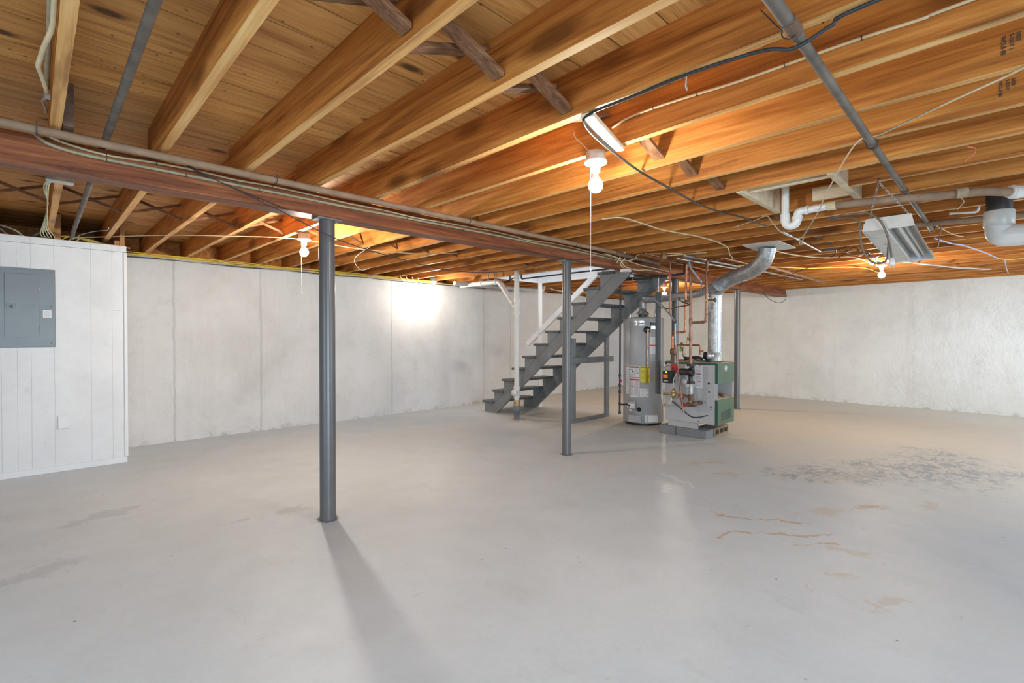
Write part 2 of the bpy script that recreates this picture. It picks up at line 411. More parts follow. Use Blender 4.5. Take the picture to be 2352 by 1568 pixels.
class MB:
    def __init__(s): s.v = []; s.f = []; s.sm = []; s.mi = []; s.cur = 0
    def add(s, vs, fs, smooth=False):
        b = len(s.v); s.v += [Vector(p) for p in vs]
        for f in fs:
            s.f.append([b + i for i in f]); s.sm.append(smooth); s.mi.append(s.cur)
        return s
    def box(s, x0, x1, y0, y1, z0, z1):
        if x0 > x1: x0, x1 = x1, x0
        if y0 > y1: y0, y1 = y1, y0
        if z0 > z1: z0, z1 = z1, z0
        return s.add([(x0, y0, z0), (x1, y0, z0), (x1, y1, z0), (x0, y1, z0), (x0, y0, z1), (x1, y0, z1), (x1, y1, z1), (x0, y1, z1)],
                     [(0, 3, 2, 1), (4, 5, 6, 7), (0, 1, 5, 4), (1, 2, 6, 5), (2, 3, 7, 6), (3, 0, 4, 7)])
    def obox(s, p0, p1, w, t, up=(0, 0, 1)):
        """bar from p0 to p1, t thick along up, w wide across"""
        p0 = Vector(p0); p1 = Vector(p1); d = (p1 - p0).normalized(); up = Vector(up)
        side = d.cross(up).normalized(); u = side.cross(d).normalized()
        vs = []
        for p in (p0, p1):
            for a, b in ((-1, -1), (1, -1), (1, 1), (-1, 1)): vs.append(p + side * (a * w / 2) + u * (b * t / 2))
        return s.add(vs, [(0, 1, 2, 3), (7, 6, 5, 4), (0, 4, 5, 1), (1, 5, 6, 2), (2, 6, 7, 3), (3, 7, 4, 0)])
    def prism(s, pts, d):
        """polygon pts (3D, planar) pushed along d"""
        n = len(pts); d = Vector(d)
        vs = [Vector(p) for p in pts] + [Vector(p) + d for p in pts]
        fs = [tuple(range(n))[::-1], tuple(range(n, 2 * n))] + [(i, (i + 1) % n, n + (i + 1) % n, n + i) for i in range(n)]
        return s.add(vs, fs)
    def tube(s, pts, r, n=10, caps=True):
        pts = [Vector(p) for p in pts]
        rs = r if isinstance(r, (list, tuple)) else [r] * len(pts)
        T = []
        for i in range(len(pts)):
            a = pts[max(0, i - 1)]; b = pts[min(len(pts) - 1, i + 1)]
            T.append((b - a).normalized() if (b - a).length > 1e-9 else Vector((0, 0, 1)))
        u, w = frame_of(T[0]); vs = []
        for i, p in enumerate(pts):
            if i:
                u = (u - T[i] * u.dot(T[i]))
                u = u.normalized() if u.length > 1e-6 else frame_of(T[i])[0]
                w = T[i].cross(u)
            for k in range(n):
                a = 2 * PI * k / n
                vs.append(p + (u * math.cos(a) + w * math.sin(a)) * rs[i])
        fs = []
        for i in range(len(pts) - 1):
            for k in range(n):
                a = i * n + k; b = i * n + (k + 1) % n
                fs.append((a, b, b + n, a + n))
        s.add(vs, fs, True)
        if caps:
            L = (len(pts) - 1) * n
            s.add(vs[:n], [tuple(range(n))[::-1]]); s.add(vs[L:], [tuple(range(n))])
        return s
    def cyl(s, p0, p1, r, n=16, r1=None):
        return s.tube([p0, p1], [r, r if r1 is None else r1], n)
    def lathe(s, prof, o, axis=(0, 0, 1), n=24):
        """prof: (radius, distance along axis)"""
        o = Vector(o); ax = Vector(axis).normalized(); u, w = frame_of(ax); vs = []; fs = []
        for r, h in prof:
            for k in range(n):
                a = 2 * PI * k / n; vs.append(o + ax * h + (u * math.cos(a) + w * math.sin(a)) * r)
        for i in range(len(prof) - 1):
            for k in range(n):
                a = i * n + k; b = i * n + (k + 1) % n
                fs.append((a, b, b + n, a + n))
        s.add(vs, fs, True)
        if prof[0][0] > 1e-4: s.add(vs[:n], [tuple(range(n))[::-1]])
        if prof[-1][0] > 1e-4: s.add(vs[-n:], [tuple(range(n))])
        return s
    def ball(s, c, r, n=14, sz=1.0):
        prof = [(r * math.sin(PI * i / 8), -r * sz * math.cos(PI * i / 8)) for i in range(9)]
        prof[0] = (1e-5, prof[0][1]); prof[-1] = (1e-5, prof[-1][1])
        return s.lathe(prof, c, (0, 0, 1), n)
    def torus(s, c, axis, R, r, n=14, k=6, stretch=None):
        u, w = frame_of(axis); c = Vector(c)
        pts = [c + u * (R * math.cos(2 * PI * i / n)) + w * (R * math.sin(2 * PI * i / n)) for i in range(n + 1)]
        if stretch is not None:
            sd, f = Vector(stretch[0]).normalized(), stretch[1]
            pts = [p + sd * ((p - c).dot(sd) * (f - 1)) for p in pts]
        return s.tube(pts, r, k, False)
    def build(s, name, mats, parent=None, bevel=0.0, seg=1):
        me = bpy.data.meshes.new(name)
        off = Vector((0, 0, 0))
        if parent is not None:
            q = parent
            while q is not None: off += q.location; q = q.parent
        org = s.origin if (hasattr(s, 'origin') and parent is None) else None
        base = Vector(org) if org is not None else Vector((0, 0, 0))
        me.from_pydata([tuple(p - off - base) for p in s.v], [], s.f)
        if not isinstance(mats, (list, tuple)): mats = [mats]
        for m_ in mats: me.materials.append(m_)
        for i, p in enumerate(me.polygons): p.use_smooth = s.sm[i]; p.material_index = s.mi[i]
        me.validate(); me.update()
        o = bpy.data.objects.new(name, me); COL.objects.link(o)
        o.location = base
        if parent is not None: o.parent = parent
        if bevel:
            b = o.modifiers.new('bevel', 'BEVEL'); b.width = bevel; b.segments = seg; b.limit_method = 'ANGLE'
        return o

def tag(o, label, cat, group=None):
    o['label'] = label; o['category'] = cat
    if group: o['group'] = group
    return o
def struct(o): o['kind'] = 'structure'; return o
def thing(name, label, cat, loc=(0, 0, 0), group=None):
    o = bpy.data.objects.new(name, None); o.empty_display_size = 0.1
    COL.objects.link(o); o.location = loc
    return tag(o, label, cat, group)

def smooth_path(pts, sub=6):
    P = [Vector(p) for p in pts]; out = []
    if len(P) < 3: return P
    Q = [P[0] * 2 - P[1]] + P + [P[-1] * 2 - P[-2]]
    for i in range(1, len(Q) - 2):
        for k in range(sub):
            t = k / sub
            a, b, c, d = Q[i - 1], Q[i], Q[i + 1], Q[i + 2]
            out.append(0.5 * ((2 * b) + (c - a) * t + (2 * a - 5 * b + 4 * c - d) * t * t + (3 * b - a - 3 * c + d) * t ** 3))
    out.append(P[-1]); return out

def fillet(pts, rad, n=5):
    P = [Vector(p) for p in pts]; out = [P[0]]
    for i in range(1, len(P) - 1):
        a = (P[i - 1] - P[i]); b = (P[i + 1] - P[i])
        r = min(rad, a.length * 0.49, b.length * 0.49)
        p0 = P[i] + a.normalized() * r; p1 = P[i] + b.normalized() * r
        for k in range(n + 1):
            t = k / n; out.append(p0 * (1 - t) ** 2 + P[i] * 2 * t * (1 - t) + p1 * t * t)
    out.append(P[-1]); return out

def cable(name, label, cat, pts, r, mat, group=None, n=6, sub=5, parent=None):
    o = MB().tube(smooth_path(pts, sub), r, n).build(name, mat, parent)
    if parent is not None:
        if label: o['label'] = label
        return o
    return tag(o, label, cat, group)

def pipe_mb(pts, r, rad=None, collars=True, n=12, ends=False, cr=1.22, cl=1.3):
    """pipe with rounded elbows; fitting collars on both sides of each elbow"""
    m = MB(); rad = rad or r * 2.0
    m.tube(fillet(pts, rad), r, n)
    P = [Vector(p) for p in pts]
    if collars:
        for i in range(1, len(P) - 1):
            for q in (P[i - 1], P[i + 1]):
                d = (q - P[i])
                if d.length < rad * 1.4: continue
                d.normalize(); c = P[i] + d * rad
                m.cyl(c - d * r * cl * 0.3, c + d * r * cl, r * cr, n)
    if ends:
        for a, b in ((P[0], P[1]), (P[-1], P[-2])):
            d = (b - a).normalized(); m.cyl(a, a + d * r * 1.6, r * cr, n)
    return m

FONT_CACHE = {}
def text_mesh(parent, name, s, size, origin, xd, yd, mat, cyl=None, depth=0.0006, bold=False):
    """lettering as flat mesh: origin is its lower left corner; cyl=(cx,cy,r) wraps it round a vertical cylinder"""
    cu = bpy.data.curves.new('t', 'FONT'); cu.body = s; cu.size = size; cu.resolution_u = 2
    if bold: cu.offset = size * 0.03
    ob = bpy.data.objects.new('t', cu); COL.objects.link(ob)
    dg = bpy.context.evaluated_depsgraph_get(); dg.update()
    me0 = bpy.data.meshes.new_from_object(ob.evaluated_get(dg))
    vs = [v.co.copy() for v in me0.vertices]; fs = [list(p.vertices) for p in me0.polygons]
    bpy.data.objects.remove(ob); bpy.data.curves.remove(cu); bpy.data.meshes.remove(me0)
    o = Vector(origin); xd = Vector(xd).normalized(); yd = Vector(yd).normalized(); nn = xd.cross(yd)
    m = MB()
    if cyl:
        cx, cy, r = cyl; a0 = math.atan2(o.y - cy, o.x - cx)
        pts = [Vector((cx + (r + depth) * math.cos(a0 + v.x / r), cy + (r + depth) * math.sin(a0 + v.x / r), o.z + v.y)) for v in vs]
    else:
        pts = [o + xd * v.x + yd * v.y + nn * depth for v in vs]
    m.add(pts, fs)
    return m.build(name, mat, parent)

def cyl_patch(m, cx, cy, r, a0, a1, z0, z1, t=0.001, n=8):
    """label wrapped on a vertical cylinder (angles in degrees)"""
    vs = []; fs = []
    for i in range(n + 1):
        a = math.radians(a0 + (a1 - a0) * i / n)
        for z in (z0, z1): vs.append((cx + (r + t) * math.cos(a), cy + (r + t) * math.sin(a), z))
    for i in range(n): fs.append((2 * i, 2 * i + 2, 2 * i + 3, 2 * i + 1))
    return m.add(vs, fs, True)

ORD = ['zeroth', 'first', 'second', 'third', 'fourth', 'fifth', 'sixth', 'seventh', 'eighth', 'ninth', 'tenth', 'eleventh', 'twelfth',
       'thirteenth', 'fourteenth', 'fifteenth', 'sixteenth', 'seventeenth', 'eighteenth', 'nineteenth', 'twentieth', 'twenty-first',
       'twenty-second', 'twenty-third', 'twenty-fourth', 'twenty-fifth', 'twenty-sixth', 'twenty-seventh', 'twenty-eighth', 'twenty-ninth', 'thirtieth']

# ------------------------------------------------------------------ the setting
X0, X1, Y0, Y1 = -2.6, 11.1, -3.2, 7.05
ZJ, ZS = 2.227, 2.427            # underside of joists, underside of subfloor
OX0, OX1, OY0, OY1 = 5.45, 6.55, 3.42, 5.95    # stair opening

struct(MB().box(X0 - .3, X1 + .3, Y0 - .3, Y1 + .3, -.15, 0).build('floor', M_FLOOR))
# subfloor boards, running with the beam, 20 cm wide, with gaps between
m = MB(); seam0 = 1.912 - 0.2025 * 26
y = seam0
while y < Y1 + .3:
    a, b = y + .002, y + .1975
    if b > OY0 and a < OY1:
        m.box(X0 - .3, OX0, a, b, ZS, ZS + .02); m.box(OX1, X1 + .3, a, b, ZS, ZS + .02)
        if a < OY0: m.box(OX0, OX1, a, OY0, ZS, ZS + .02)
        if b > OY1: m.box(OX0, OX1, OY1, b, ZS, ZS + .02)
    else: m.box(X0 - .3, X1 + .3, a, b, ZS, ZS + .02)
    y += .2025
m.cur = 1
m.box(X0 - .3, OX0, Y0 - .3, Y1 + .3, ZS + .021, ZS + .04); m.box(OX1, X1 + .3, Y0 - .3, Y1 + .3, ZS + .021, ZS + .04)
m.box(OX0, OX1, Y0 - .3, OY0, ZS + .021, ZS + .04); m.box(OX0, OX1, OY1, Y1 + .3, ZS + .021, ZS + .04)
struct(m.build('ceiling', [M_SUB, M_DARK]))

def rough_slab(name, mat, x0, x1, y0, y1, z1, nx, nz, face):
    """wall slab whose room face is slightly uneven"""
    m = MB(); rnd = random.Random(hash(name) % 1000 if False else len(name) * 7)
    if face == 'y':
        L = x1 - x0
        g = [[(x0 + L * i / nx, y0 - (rnd.uniform(0, .008) if 0 < j else 0), z1 * j / nz + (rnd.uniform(-.014, .010) if j == nz else 0)) for j in range(nz + 1)] for i in range(nx + 1)]
    else:
        L = y1 - y0
        g = [[(x0 - (rnd.uniform(0, .008) if 0 < j else 0), y0 + L * i / nx, z1 * j / nz + (rnd.uniform(-.014, .010) if j == nz else 0)) for j in range(nz + 1)] for i in range(nx + 1)]
    vs = [p for r in g for p in r]; fs = []
    for i in range(nx):
        for j in range(nz):
            a = i * (nz + 1) + j
            q = (a, a + nz + 1, a + nz + 2, a + 1)
            fs.append(q if face == 'y' else q[::-1])
    m.add(vs, fs, True)
    d = Vector((0, y1 - y0, 0)) if face == 'y' else Vector((x1 - x0, 0, 0))
    vs2 = []
    for r in g: vs2 += [Vector(r[nz]), Vector(r[nz]) + d]
    m.add(vs2, [(2 * i, 2 * i + 2, 2 * i + 3, 2 * i + 1) for i in range(nx)])
    if face == 'y': m.box(x0, x1, y0 + .02, y1, 0, z1 - .02)
    else: m.box(x0 + .02, x1, y0, y1, 0, z1 - .02)
    return struct(m.build(name, mat))
rough_slab('wall_left', M_WALL_L, X0, X1 + .3, Y1, Y1 + .3, 2.21, 110, 10, 'y')
rough_slab('wall_right', M_WALL_R, X1, X1 + .3, Y0, Y1, 2.24, 90, 10, 'x')
# the two walls behind the camera, each with window openings added for soft fill light
def wall_with_windows(name, axis, c, a0, a1, wins, inward):
    """axis 'x': wall on plane x=c running in y; 'y': on y=c running in x. wins: (lo, hi, z0, z1)"""
    m = MB(); t = -0.25 * inward
    def bx(p, q, z0, z1):
        if axis == 'x': m.box(c, c + t, p, q, z0, z1)
        else: m.box(p, q, c, c + t, z0, z1)
    cur = a0
    for lo, hi, z0, z1 in wins:
        bx(cur, lo, 0, ZS); bx(lo, hi, 0, z0); bx(lo, hi, z1, ZS); cur = hi
    bx(cur, a1, 0, ZS)
    return struct(m.build(name, M_WALL_L))
W_LEFTBACK = [(-.6, 2.6, .50, 2.10)]
W_BACK = [(-1.4, 2.0, .50, 2.10), (5.0, 7.4, 1.05, 2.10), (9.3, 10.7, 1.15, 2.10)]
wall_with_windows('wall_back', 'x', X0, Y0, Y1, W_LEFTBACK, 1)
wall_with_windows('wall_front', 'y', Y0, X0 - .25, X1 + .3, W_BACK, 1)
# unseen windows of those walls, added to carry the daylight fill
wi = 1
def unseen_window(axis, c, lo, hi, z0, z1):
    global wi
    w = bpy.data.objects.new('window_%d' % wi, None); COL.objects.link(w); struct(w); wi += 1
    w.location = ((c, (lo + hi) / 2, z0) if axis == 'x' else ((lo + hi) / 2, c, z0))
    def bx(m, p, q, a, b, d0, d1):
        if axis == 'x': m.box(c - d1, c - d0, p, q, a, b)
        else: m.box(p, q, c - d1, c - d0, a, b)
    fr = MB(); t = .05
    bx(fr, lo, hi, z0, z0 + t, .10, .20); bx(fr, lo, hi, z1 - t, z1, .10, .20)
    n = max(1, round((hi - lo) / 1.0))
    for i in range(n + 1):
        p = lo + (hi - lo - t) * i / n; bx(fr, p, p + t, z0 + t, z1 - t, .10, .20)
    fr.build('window_frame', M_WHITE, w)
    gl = MB(); bx(gl, lo + t, hi - t, z0 + t, z1 - t, .14, .146); gl.build('window_pane', M_GLASS, w)
    si = MB(); bx(si, lo, hi, z0 - .02, z0 - .001, -.03, .10); si.build('window_sill', M_WHITE, w)
unseen_window('x', X0, *W_LEFTBACK[0])
for q in W_BACK: unseen_window('y', Y0, *q)

# sill plates and rim boards above the foundation walls
struct(MB().box(X0, X1 + .2, Y1 + .09, Y1 + .24, 2.20, ZJ).build('trim_1', M_JOIST))
struct(MB().box(X1 + .06, X1 + .22, Y0, Y1 + .09, 2.23, 2.27).build('trim_2', M_JOIST))
struct(MB().box(X0, X1 + .26, Y1 + .24, Y1 + .28, ZJ, ZS).build('trim_3', M_JOIST))
struct(MB().box(X1 + .22, X1 + .26, Y0, Y1 + .24, 2.24, ZS).build('trim_4', M_JOIST))

# white panelled partition at the left, with cap board, corner bead and skirting
struct(MB().box(X0 + .002, .672, 6.24, 6.35, 0, 2.11).build('wall_partition', M_PANEL))
struct(MB().box(X0 + .002, .680, 6.228, 6.355, 2.112, 2.174).build('trim_5', M_PANEL, bevel=.003))
struct(MB().box(.656, .684, 6.228, 6.252, .062, 2.108).build('trim_6', M_WHITE, bevel=.004))
struct(MB().box(X0 + .002, .676, 6.224, 6.2385, 0, .060).build('baseboard_left', M_WHITE, bevel=.004))
struct(MB().box(.62, .672, 6.352, 7.04, 0, 2.17).build('wall_partition_return', M_PANEL))

# stairwell: white linings in the opening and the plastered shaft above
m = MB()
m.box(OX1 - .018, OX1, OY0, OY1, ZJ - .005, 2.62)
m.box(OX0, OX0 + .018, OY0, OY1, ZJ - .005, 2.62)
m.box(OX0 + .019, OX1 - .019, OY1 - .018, OY1, ZJ - .005, 2.62)
struct(m.build('trim_7', M_WHITE, bevel=.002))
m = MB()
m.box(OX1, OX1 + .1, OY0 - .1, OY1 + .1, 2.48, 4.7); m.box(OX0 - .1, OX0, OY0 - .1, OY1 + .1, 2.48, 4.7)
m.box(OX0 + .001, OX1 - .001, OY0 - .1, OY0, 2.48, 4.7); m.box(OX0 + .001, OX1 - .001, OY1, OY1 + .1, 2.48, 4.7)
m.box(OX0 - .1, OX1 + .1, OY0 - .1, OY1 + .1, 4.701, 4.75)
struct(m.build('wall_stairwell', M_PLASTER))

# ------------------------------------------------------------------ floor joists
SP = .4064; TH = .0405
def joist(x_right, y0, y1, label, group, k=0, name='floor_joist'):
    m = MB(); x0, x1 = x_right - TH, x_right
    m.origin = ((x0 + x1) / 2, (y0 + y1) / 2, ZJ)
    r = random.Random(int(x_right * 1000) + int(y0 * 10))
    # long sides, with the faint waviness of old sawn timber
    n = max(2, int((y1 - y0) / .35)); ring = []
    for i in range(n + 1):
        y = y0 + (y1 - y0) * i / n; w = r.uniform(-.0015, .0015); h = r.uniform(-.0, .0025)
        if i in (0, n): w = h = 0
        ring.append([(x0 + w, y, ZJ + h), (x1 + w, y, ZJ + h), (x1, y, ZS - .0004), (x0, y, ZS - .0004)])
    vs = [p for q in ring for p in q]; fs = [(0, 1, 2, 3), tuple(4 * n + i for i in (3, 2, 1, 0))]
    for i in range(n):
        for k_ in range(4):
            a = 4 * i + k_; b = 4 * i + (k_ + 1) % 4
            fs.append((a, a + 4, b + 4, b))
    m.add(vs, fs)
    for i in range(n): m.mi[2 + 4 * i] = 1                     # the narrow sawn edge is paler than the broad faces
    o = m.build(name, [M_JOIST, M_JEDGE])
    return tag(o, label, 'joist', group)

NEAR = {k: .104 + SP * k for k in range(-3, 28)}
FAR = {k: .145 + SP * k for k in range(-3, 27)}
GN, GF = 'floor joists on the camera side of the beam', 'floor joists beyond the beam'
YL = 3.398                                           # near joists lap over the beam
for k, x in NEAR.items():
    if x > X1 - .005: continue
    if k < -1: lab = 'brown wooden floor joist past the left edge of photo, camera side, %s leftwards' % ORD[-k]
    elif k == -1: lab = 'brown wooden floor joist just off the upper left corner, camera side of the beam'
    elif k == 0: lab = 'brown wooden floor joist nearest the upper left corner, cream cable along its side'
    elif k == 4: lab = 'brown wooden floor joist with black cable stapled along its pale underside'
    elif k == 5: lab = 'reddish brown floor joist with white cable on its side and bulb holder beneath'
    elif k == 9: lab = None
    else: lab = 'brown wooden floor joist on camera side of the beam, %s counting from upper left corner' % ORD[k + 1]
    if k == 9:
        joist(x, Y0 - .1, .73, 'brown floor joist cut short at the pale box framing, piece towards the camera', GN)
        joist(x, 1.29, YL, 'brown floor joist cut short at the pale box framing, piece towards the beam', GN)
    else: joist(x, Y0 - .1, YL, lab, GN)
for k, x in FAR.items():
    if x > X1 - .005: continue
    y0 = 3.252
    if x - TH < OX1 and x > OX0: y0 = 5.995
    if k < -1: lab = 'wooden floor joist beyond the beam past the left edge of photo, %s leftwards' % ORD[-k]
    elif k == -1: lab = 'wooden floor joist beyond the beam, past the left edge over the white partition'
    elif k == 0: lab = 'wooden floor joist over the white partition carrying pale green wires and a metal plate'
    elif y0 > 5: lab = 'short tail joist behind the white stair opening, %s from the left' % ORD[k - 13]
    else: lab = 'wooden floor joist beyond the beam, %s counting from the left edge of photo' % ORD[k + 1]
    joist(x, y0, Y1 + .238, lab, GF)
def grade_stamp(k, z, ys, words, size):
    j = next(o for o in COL.objects if o.name.startswith('floor_joist') and o.get('group') == GN and abs(o.location.x - (NEAR[k] - TH / 2)) < .01)
    for yy, w in zip(ys, words):
        text_mesh(j, 'grade_stamp', w, size, (NEAR[k] - TH - .0018, yy, z), (0, 0, -1), (0, -1, 0), M_STAMP, depth=.0004, bold=True)
M_STAMP = plain('faded_stamp_ink', (.05, .045, .04), 0.8)
grade_stamp(6, 2.348, (.031, .010, -.007), ('WCLB 80', 'S-DRY 1', '5000'), .0165)
grade_stamp(7, 2.338, (.042, .022, .004), ('WCLB 80', 'S-DRY', '5000'), .0155)
# header of the stair opening
tag(MB().box(FAR[13] + .001, FAR[16] - TH - .001, 5.952, 5.993, ZJ, ZS - .001).build('header_joist', M_JOIST), 'brown header board crossing behind the white stair opening', 'joist')

# main beam
tag(MB().box(X0 + .001, X1 + .02, 3.25, 3.40, 2.08, ZJ - .0005).build('support_beam', M_BEAM, bevel=.006, seg=2),
    'long reddish brown timber beam resting on the grey steel columns', 'beam')

# cross bridging, near side at Y 1.42, far side at Y 4.95
def brace(x0, x1, y, up, w, t, mat, label, group, name='cross_brace'):
    za, zb = (ZJ + .035, ZS - .035) if up else (ZS - .035, ZJ + .035)
    g = .004
    m = MB(); m.origin = ((x0 + x1) / 2, y, (za + zb) / 2)
    d = Vector((x1 - x0, 0, zb - za)); n = Vector((-d.z, 0, d.x)).normalized() * (t / 2)
    # ends cut plumb against the joist faces
    sl = d.z / d.x; e = t / 2 / (abs(d.x) / d.length)
    pts = [(x0 + g, y - w / 2, za - e), (x1 - g, y - w / 2, zb - e), (x1 - g, y - w / 2, zb + e), (x0 + g, y - w / 2, za + e)]
    m.prism(pts, (0, w, 0))
    return tag(m.build(name, mat, bevel=.002), label, 'brace', group)
GB = 'wooden cross braces between the near joists'
SKIP_NEAR = {8, 9}
for k in range(0, 15):
    if k in SKIP_NEAR: continue
    xa, xb = NEAR[k], NEAR[k + 1] - TH
    base = 'between %s and %s near joists' % (ORD[k + 1], ORD[k + 2])
    brace(xa, xb, 1.46, True, .062, .020, M_BRACE, 'rough wooden brace rising to the right ' + base, GB)
    if k != 4: brace(xa, xb, 1.375, False, .062, .020, M_BRACE, 'rough wooden brace falling to the right ' + base, GB)
# flat board nailed under joists 4 and 5 beside the bulb
m = MB(); m.origin = (1.90, 1.36, ZJ - .01)
m.obox((NEAR[4] - .03, 1.275, ZJ - .0105), (NEAR[5] - .002, 1.40, ZJ - .0105), .060, .020)
tag(m.build('nailing_board', M_NEWWOOD, bevel=.002), 'short pale board bridging two joists beside the nearest lit bulb', 'board')
GB2 = 'thin cross braces between the far joists'
for k in range(-1, 12):
    xa, xb = FAR[k], FAR[k + 1] - TH; yy = 5.0 - .02 * k
    base = 'between %s and %s joists beyond the beam' % (ORD[k + 1] if k >= 0 else 'off-frame', ORD[k + 2])
    brace(xa, xb, yy, True, .020, .020, M_BRACE, 'thin dark brace rising to the right ' + base, GB2)
    brace(xa, xb, yy - .03, False, .020, .020, M_BRACE, 'thin dark brace falling to the right ' + base, GB2)

# pale box framing round the plumbing hole (joist 9 is cut)
XA, XB = NEAR[8] + .001, NEAR[10] - TH - .001
tag(MB().box(XA, XB, 1.29 - .04, 1.289, ZJ - .002, ZS - .01).build('header_board', M_NEWWOOD, bevel=.002), 'pale new header board on the stair side of the drain opening', 'board')
tag(MB().box(XA, XB, .731, .771, ZJ - .002, ZS - .01).build('header_board', M_NEWWOOD, bevel=.002), 'pale new header board nearer the hanging light fixture', 'board')
tag(MB().box(XA + .10, XA + .135, .772, 1.249, ZJ + .01, ZJ + .10).build('framing_board', M_NEWWOOD, bevel=.002), 'long pale board inside the drain opening framing', 'board')
tag(MB().box(XB - .14, XB - .105, .772, 1.0, ZJ + .01, ZJ + .10).build('framing_board', M_NEWWOOD, bevel=.002), 'shorter pale board on the far side of drain opening framing', 'board')

# studs standing on the partition
tag(MB().box(.590, .628, 6.26, 6.34, 2.176, ZJ - .002).add([], []).build('stud', M_STUD), 'left of two short studs on the partition corner', 'stud', 'studs on the partition corner')
tag(MB().box(.632, .670, 6.26, 6.34, 2.176, ZS - .01).build('stud', M_STUD), 'right of two short studs on the partition corner', 'stud', 'studs on the partition corner')
tag(MB().box(.148, .20, 6.26, 6.34, 2.176, ZS - .01).build('stud', M_STUD), 'short stud on the partition beside the green wires', 'stud')

# ------------------------------------------------------------------ steel columns
def column(x, y, r, label, ztop=2.08, top_plate=True):
    t = thing('steel_column', label, 'column', (x, y, 0), 'grey steel columns under the beam')
    MB().lathe([(r + .004, .001), (r + .004, .012), (r, .03), (r, ztop - .012)], (x, y, 0), n=32).build('shaft', M_COLPAINT, t)
    MB().box(x - .085, x + .085, y - .06, y + .06, ztop - .011, ztop - .0005).build('cap_plate', M_GREYPAINT, t, bevel=.002)
    m = MB(); n = 26; rr = random.Random(int(x * 10))
    prof = []
    vs = [(x, y, .012)]
    for i in range(n):
        a = 2 * PI * i / n; q = r + .012 + rr.uniform(0, .018); vs.append((x + q * math.cos(a), y + q * math.sin(a), .0006))
    m.add(vs, [(0, 1 + i, 1 + (i + 1) % n) for i in range(n)], True)
    m.build('foot_collar', M_GREYPAINT, t)
    return t
column(1.46, 3.32, .0530, 'grey painted steel column standing nearest the camera')
column(4.098, 3.34, .0465, 'grey steel column standing before the stairs')
column(6.56, 3.36, .0465, 'grey steel column behind the boiler and its copper pipes')
column(8.80, 3.35, .0465, 'grey steel column to the right of the green boiler')

# ------------------------------------------------------------------ lamps
def lamp(x, y, z, label, cord_z=None, box=True, cord_side=(0, 0), mat=None, bulb_r=.038):
    t = thing('bulb_holder', label, 'lamp', (x, y, z), 'bare bulbs in porcelain holders')
    if box: MB().lathe([(.052, -.044), (.052, 0)], (x, y, z), n=8).build('junction_box', M_LGREY, t, bevel=.002)
    zz = z - .044
    MB().lathe([(.058, 0), (.060, -.006), (.056, -.014), (.034, -.020), (.024, -.030), (.022, -.058), (.019, -.060), (.001, -.060)][::-1], (x, y, zz), n=28).build('porcelain_holder', M_PORC, t)
    zb = zz - .058
    MB().lathe([(.014, .004), (.015, -.012), (.024, -.034), (.026, -.036), (.001, -.036)][::-1], (x, y, zb), n=20).build('bulb_collar', M_PORC, t)
    cz, R_ = -.068, bulb_r
    prof = [(max(.001, R_ * math.sin(PI * i / 12)), cz - R_ * math.cos(PI * i / 12)) for i in range(0, 10)] + [(.020, -.0365)]
    MB().lathe(prof, (x, y, zb), n=18).build('bulb', mat or M_BULB, t)
    if cord_z is not None:
        cx, cy = x + cord_side[0], y + cord_side[1]
        MB().tube([(cx, cy, zz - .015), (cx, cy, cord_z)], .0012, 5).build('pull_cord', M_WCABLE, t)
        MB().lathe([(.001, 0), (.004, .004), (.004, .012), (.001, .016)], (cx, cy, cord_z - .014), n=8).build('cord_knob', M_WCABLE, t)
    return t
lamp(2.095, 1.515, 2.223, 'bare lit bulb nearest the camera, hanging below a joist with long pull cord', 1.62, cord_side=(-.018, .018), mat=M_BULBN)
lamp(1.80, 4.58, 2.215, 'bare lit bulb beyond the beam just left of the nearest column', 1.68, cord_side=(-.018, .018), mat=M_BULBS)
lamp(7.67, 1.148, 2.215, 'bare lit bulb at far right below the hanging light fixture')
lamp(8.22, 4.42, 2.215, 'bare lit bulb glowing behind the water heater vent pipe', mat=M_BULB)
lamp(4.68, 6.60, 2.215, 'bare lit bulb close to the long white left wall', mat=M_BULBD)
cable('lamp_wire', 'thin looped wire rising from the nearest bulb holder', 'wire', [(2.06, 1.53, 2.222), (2.05, 1.56, 2.26), (2.03, 1.60, 2.31), (2.06, 1.63, 2.36)], .0025, M_CREAM)

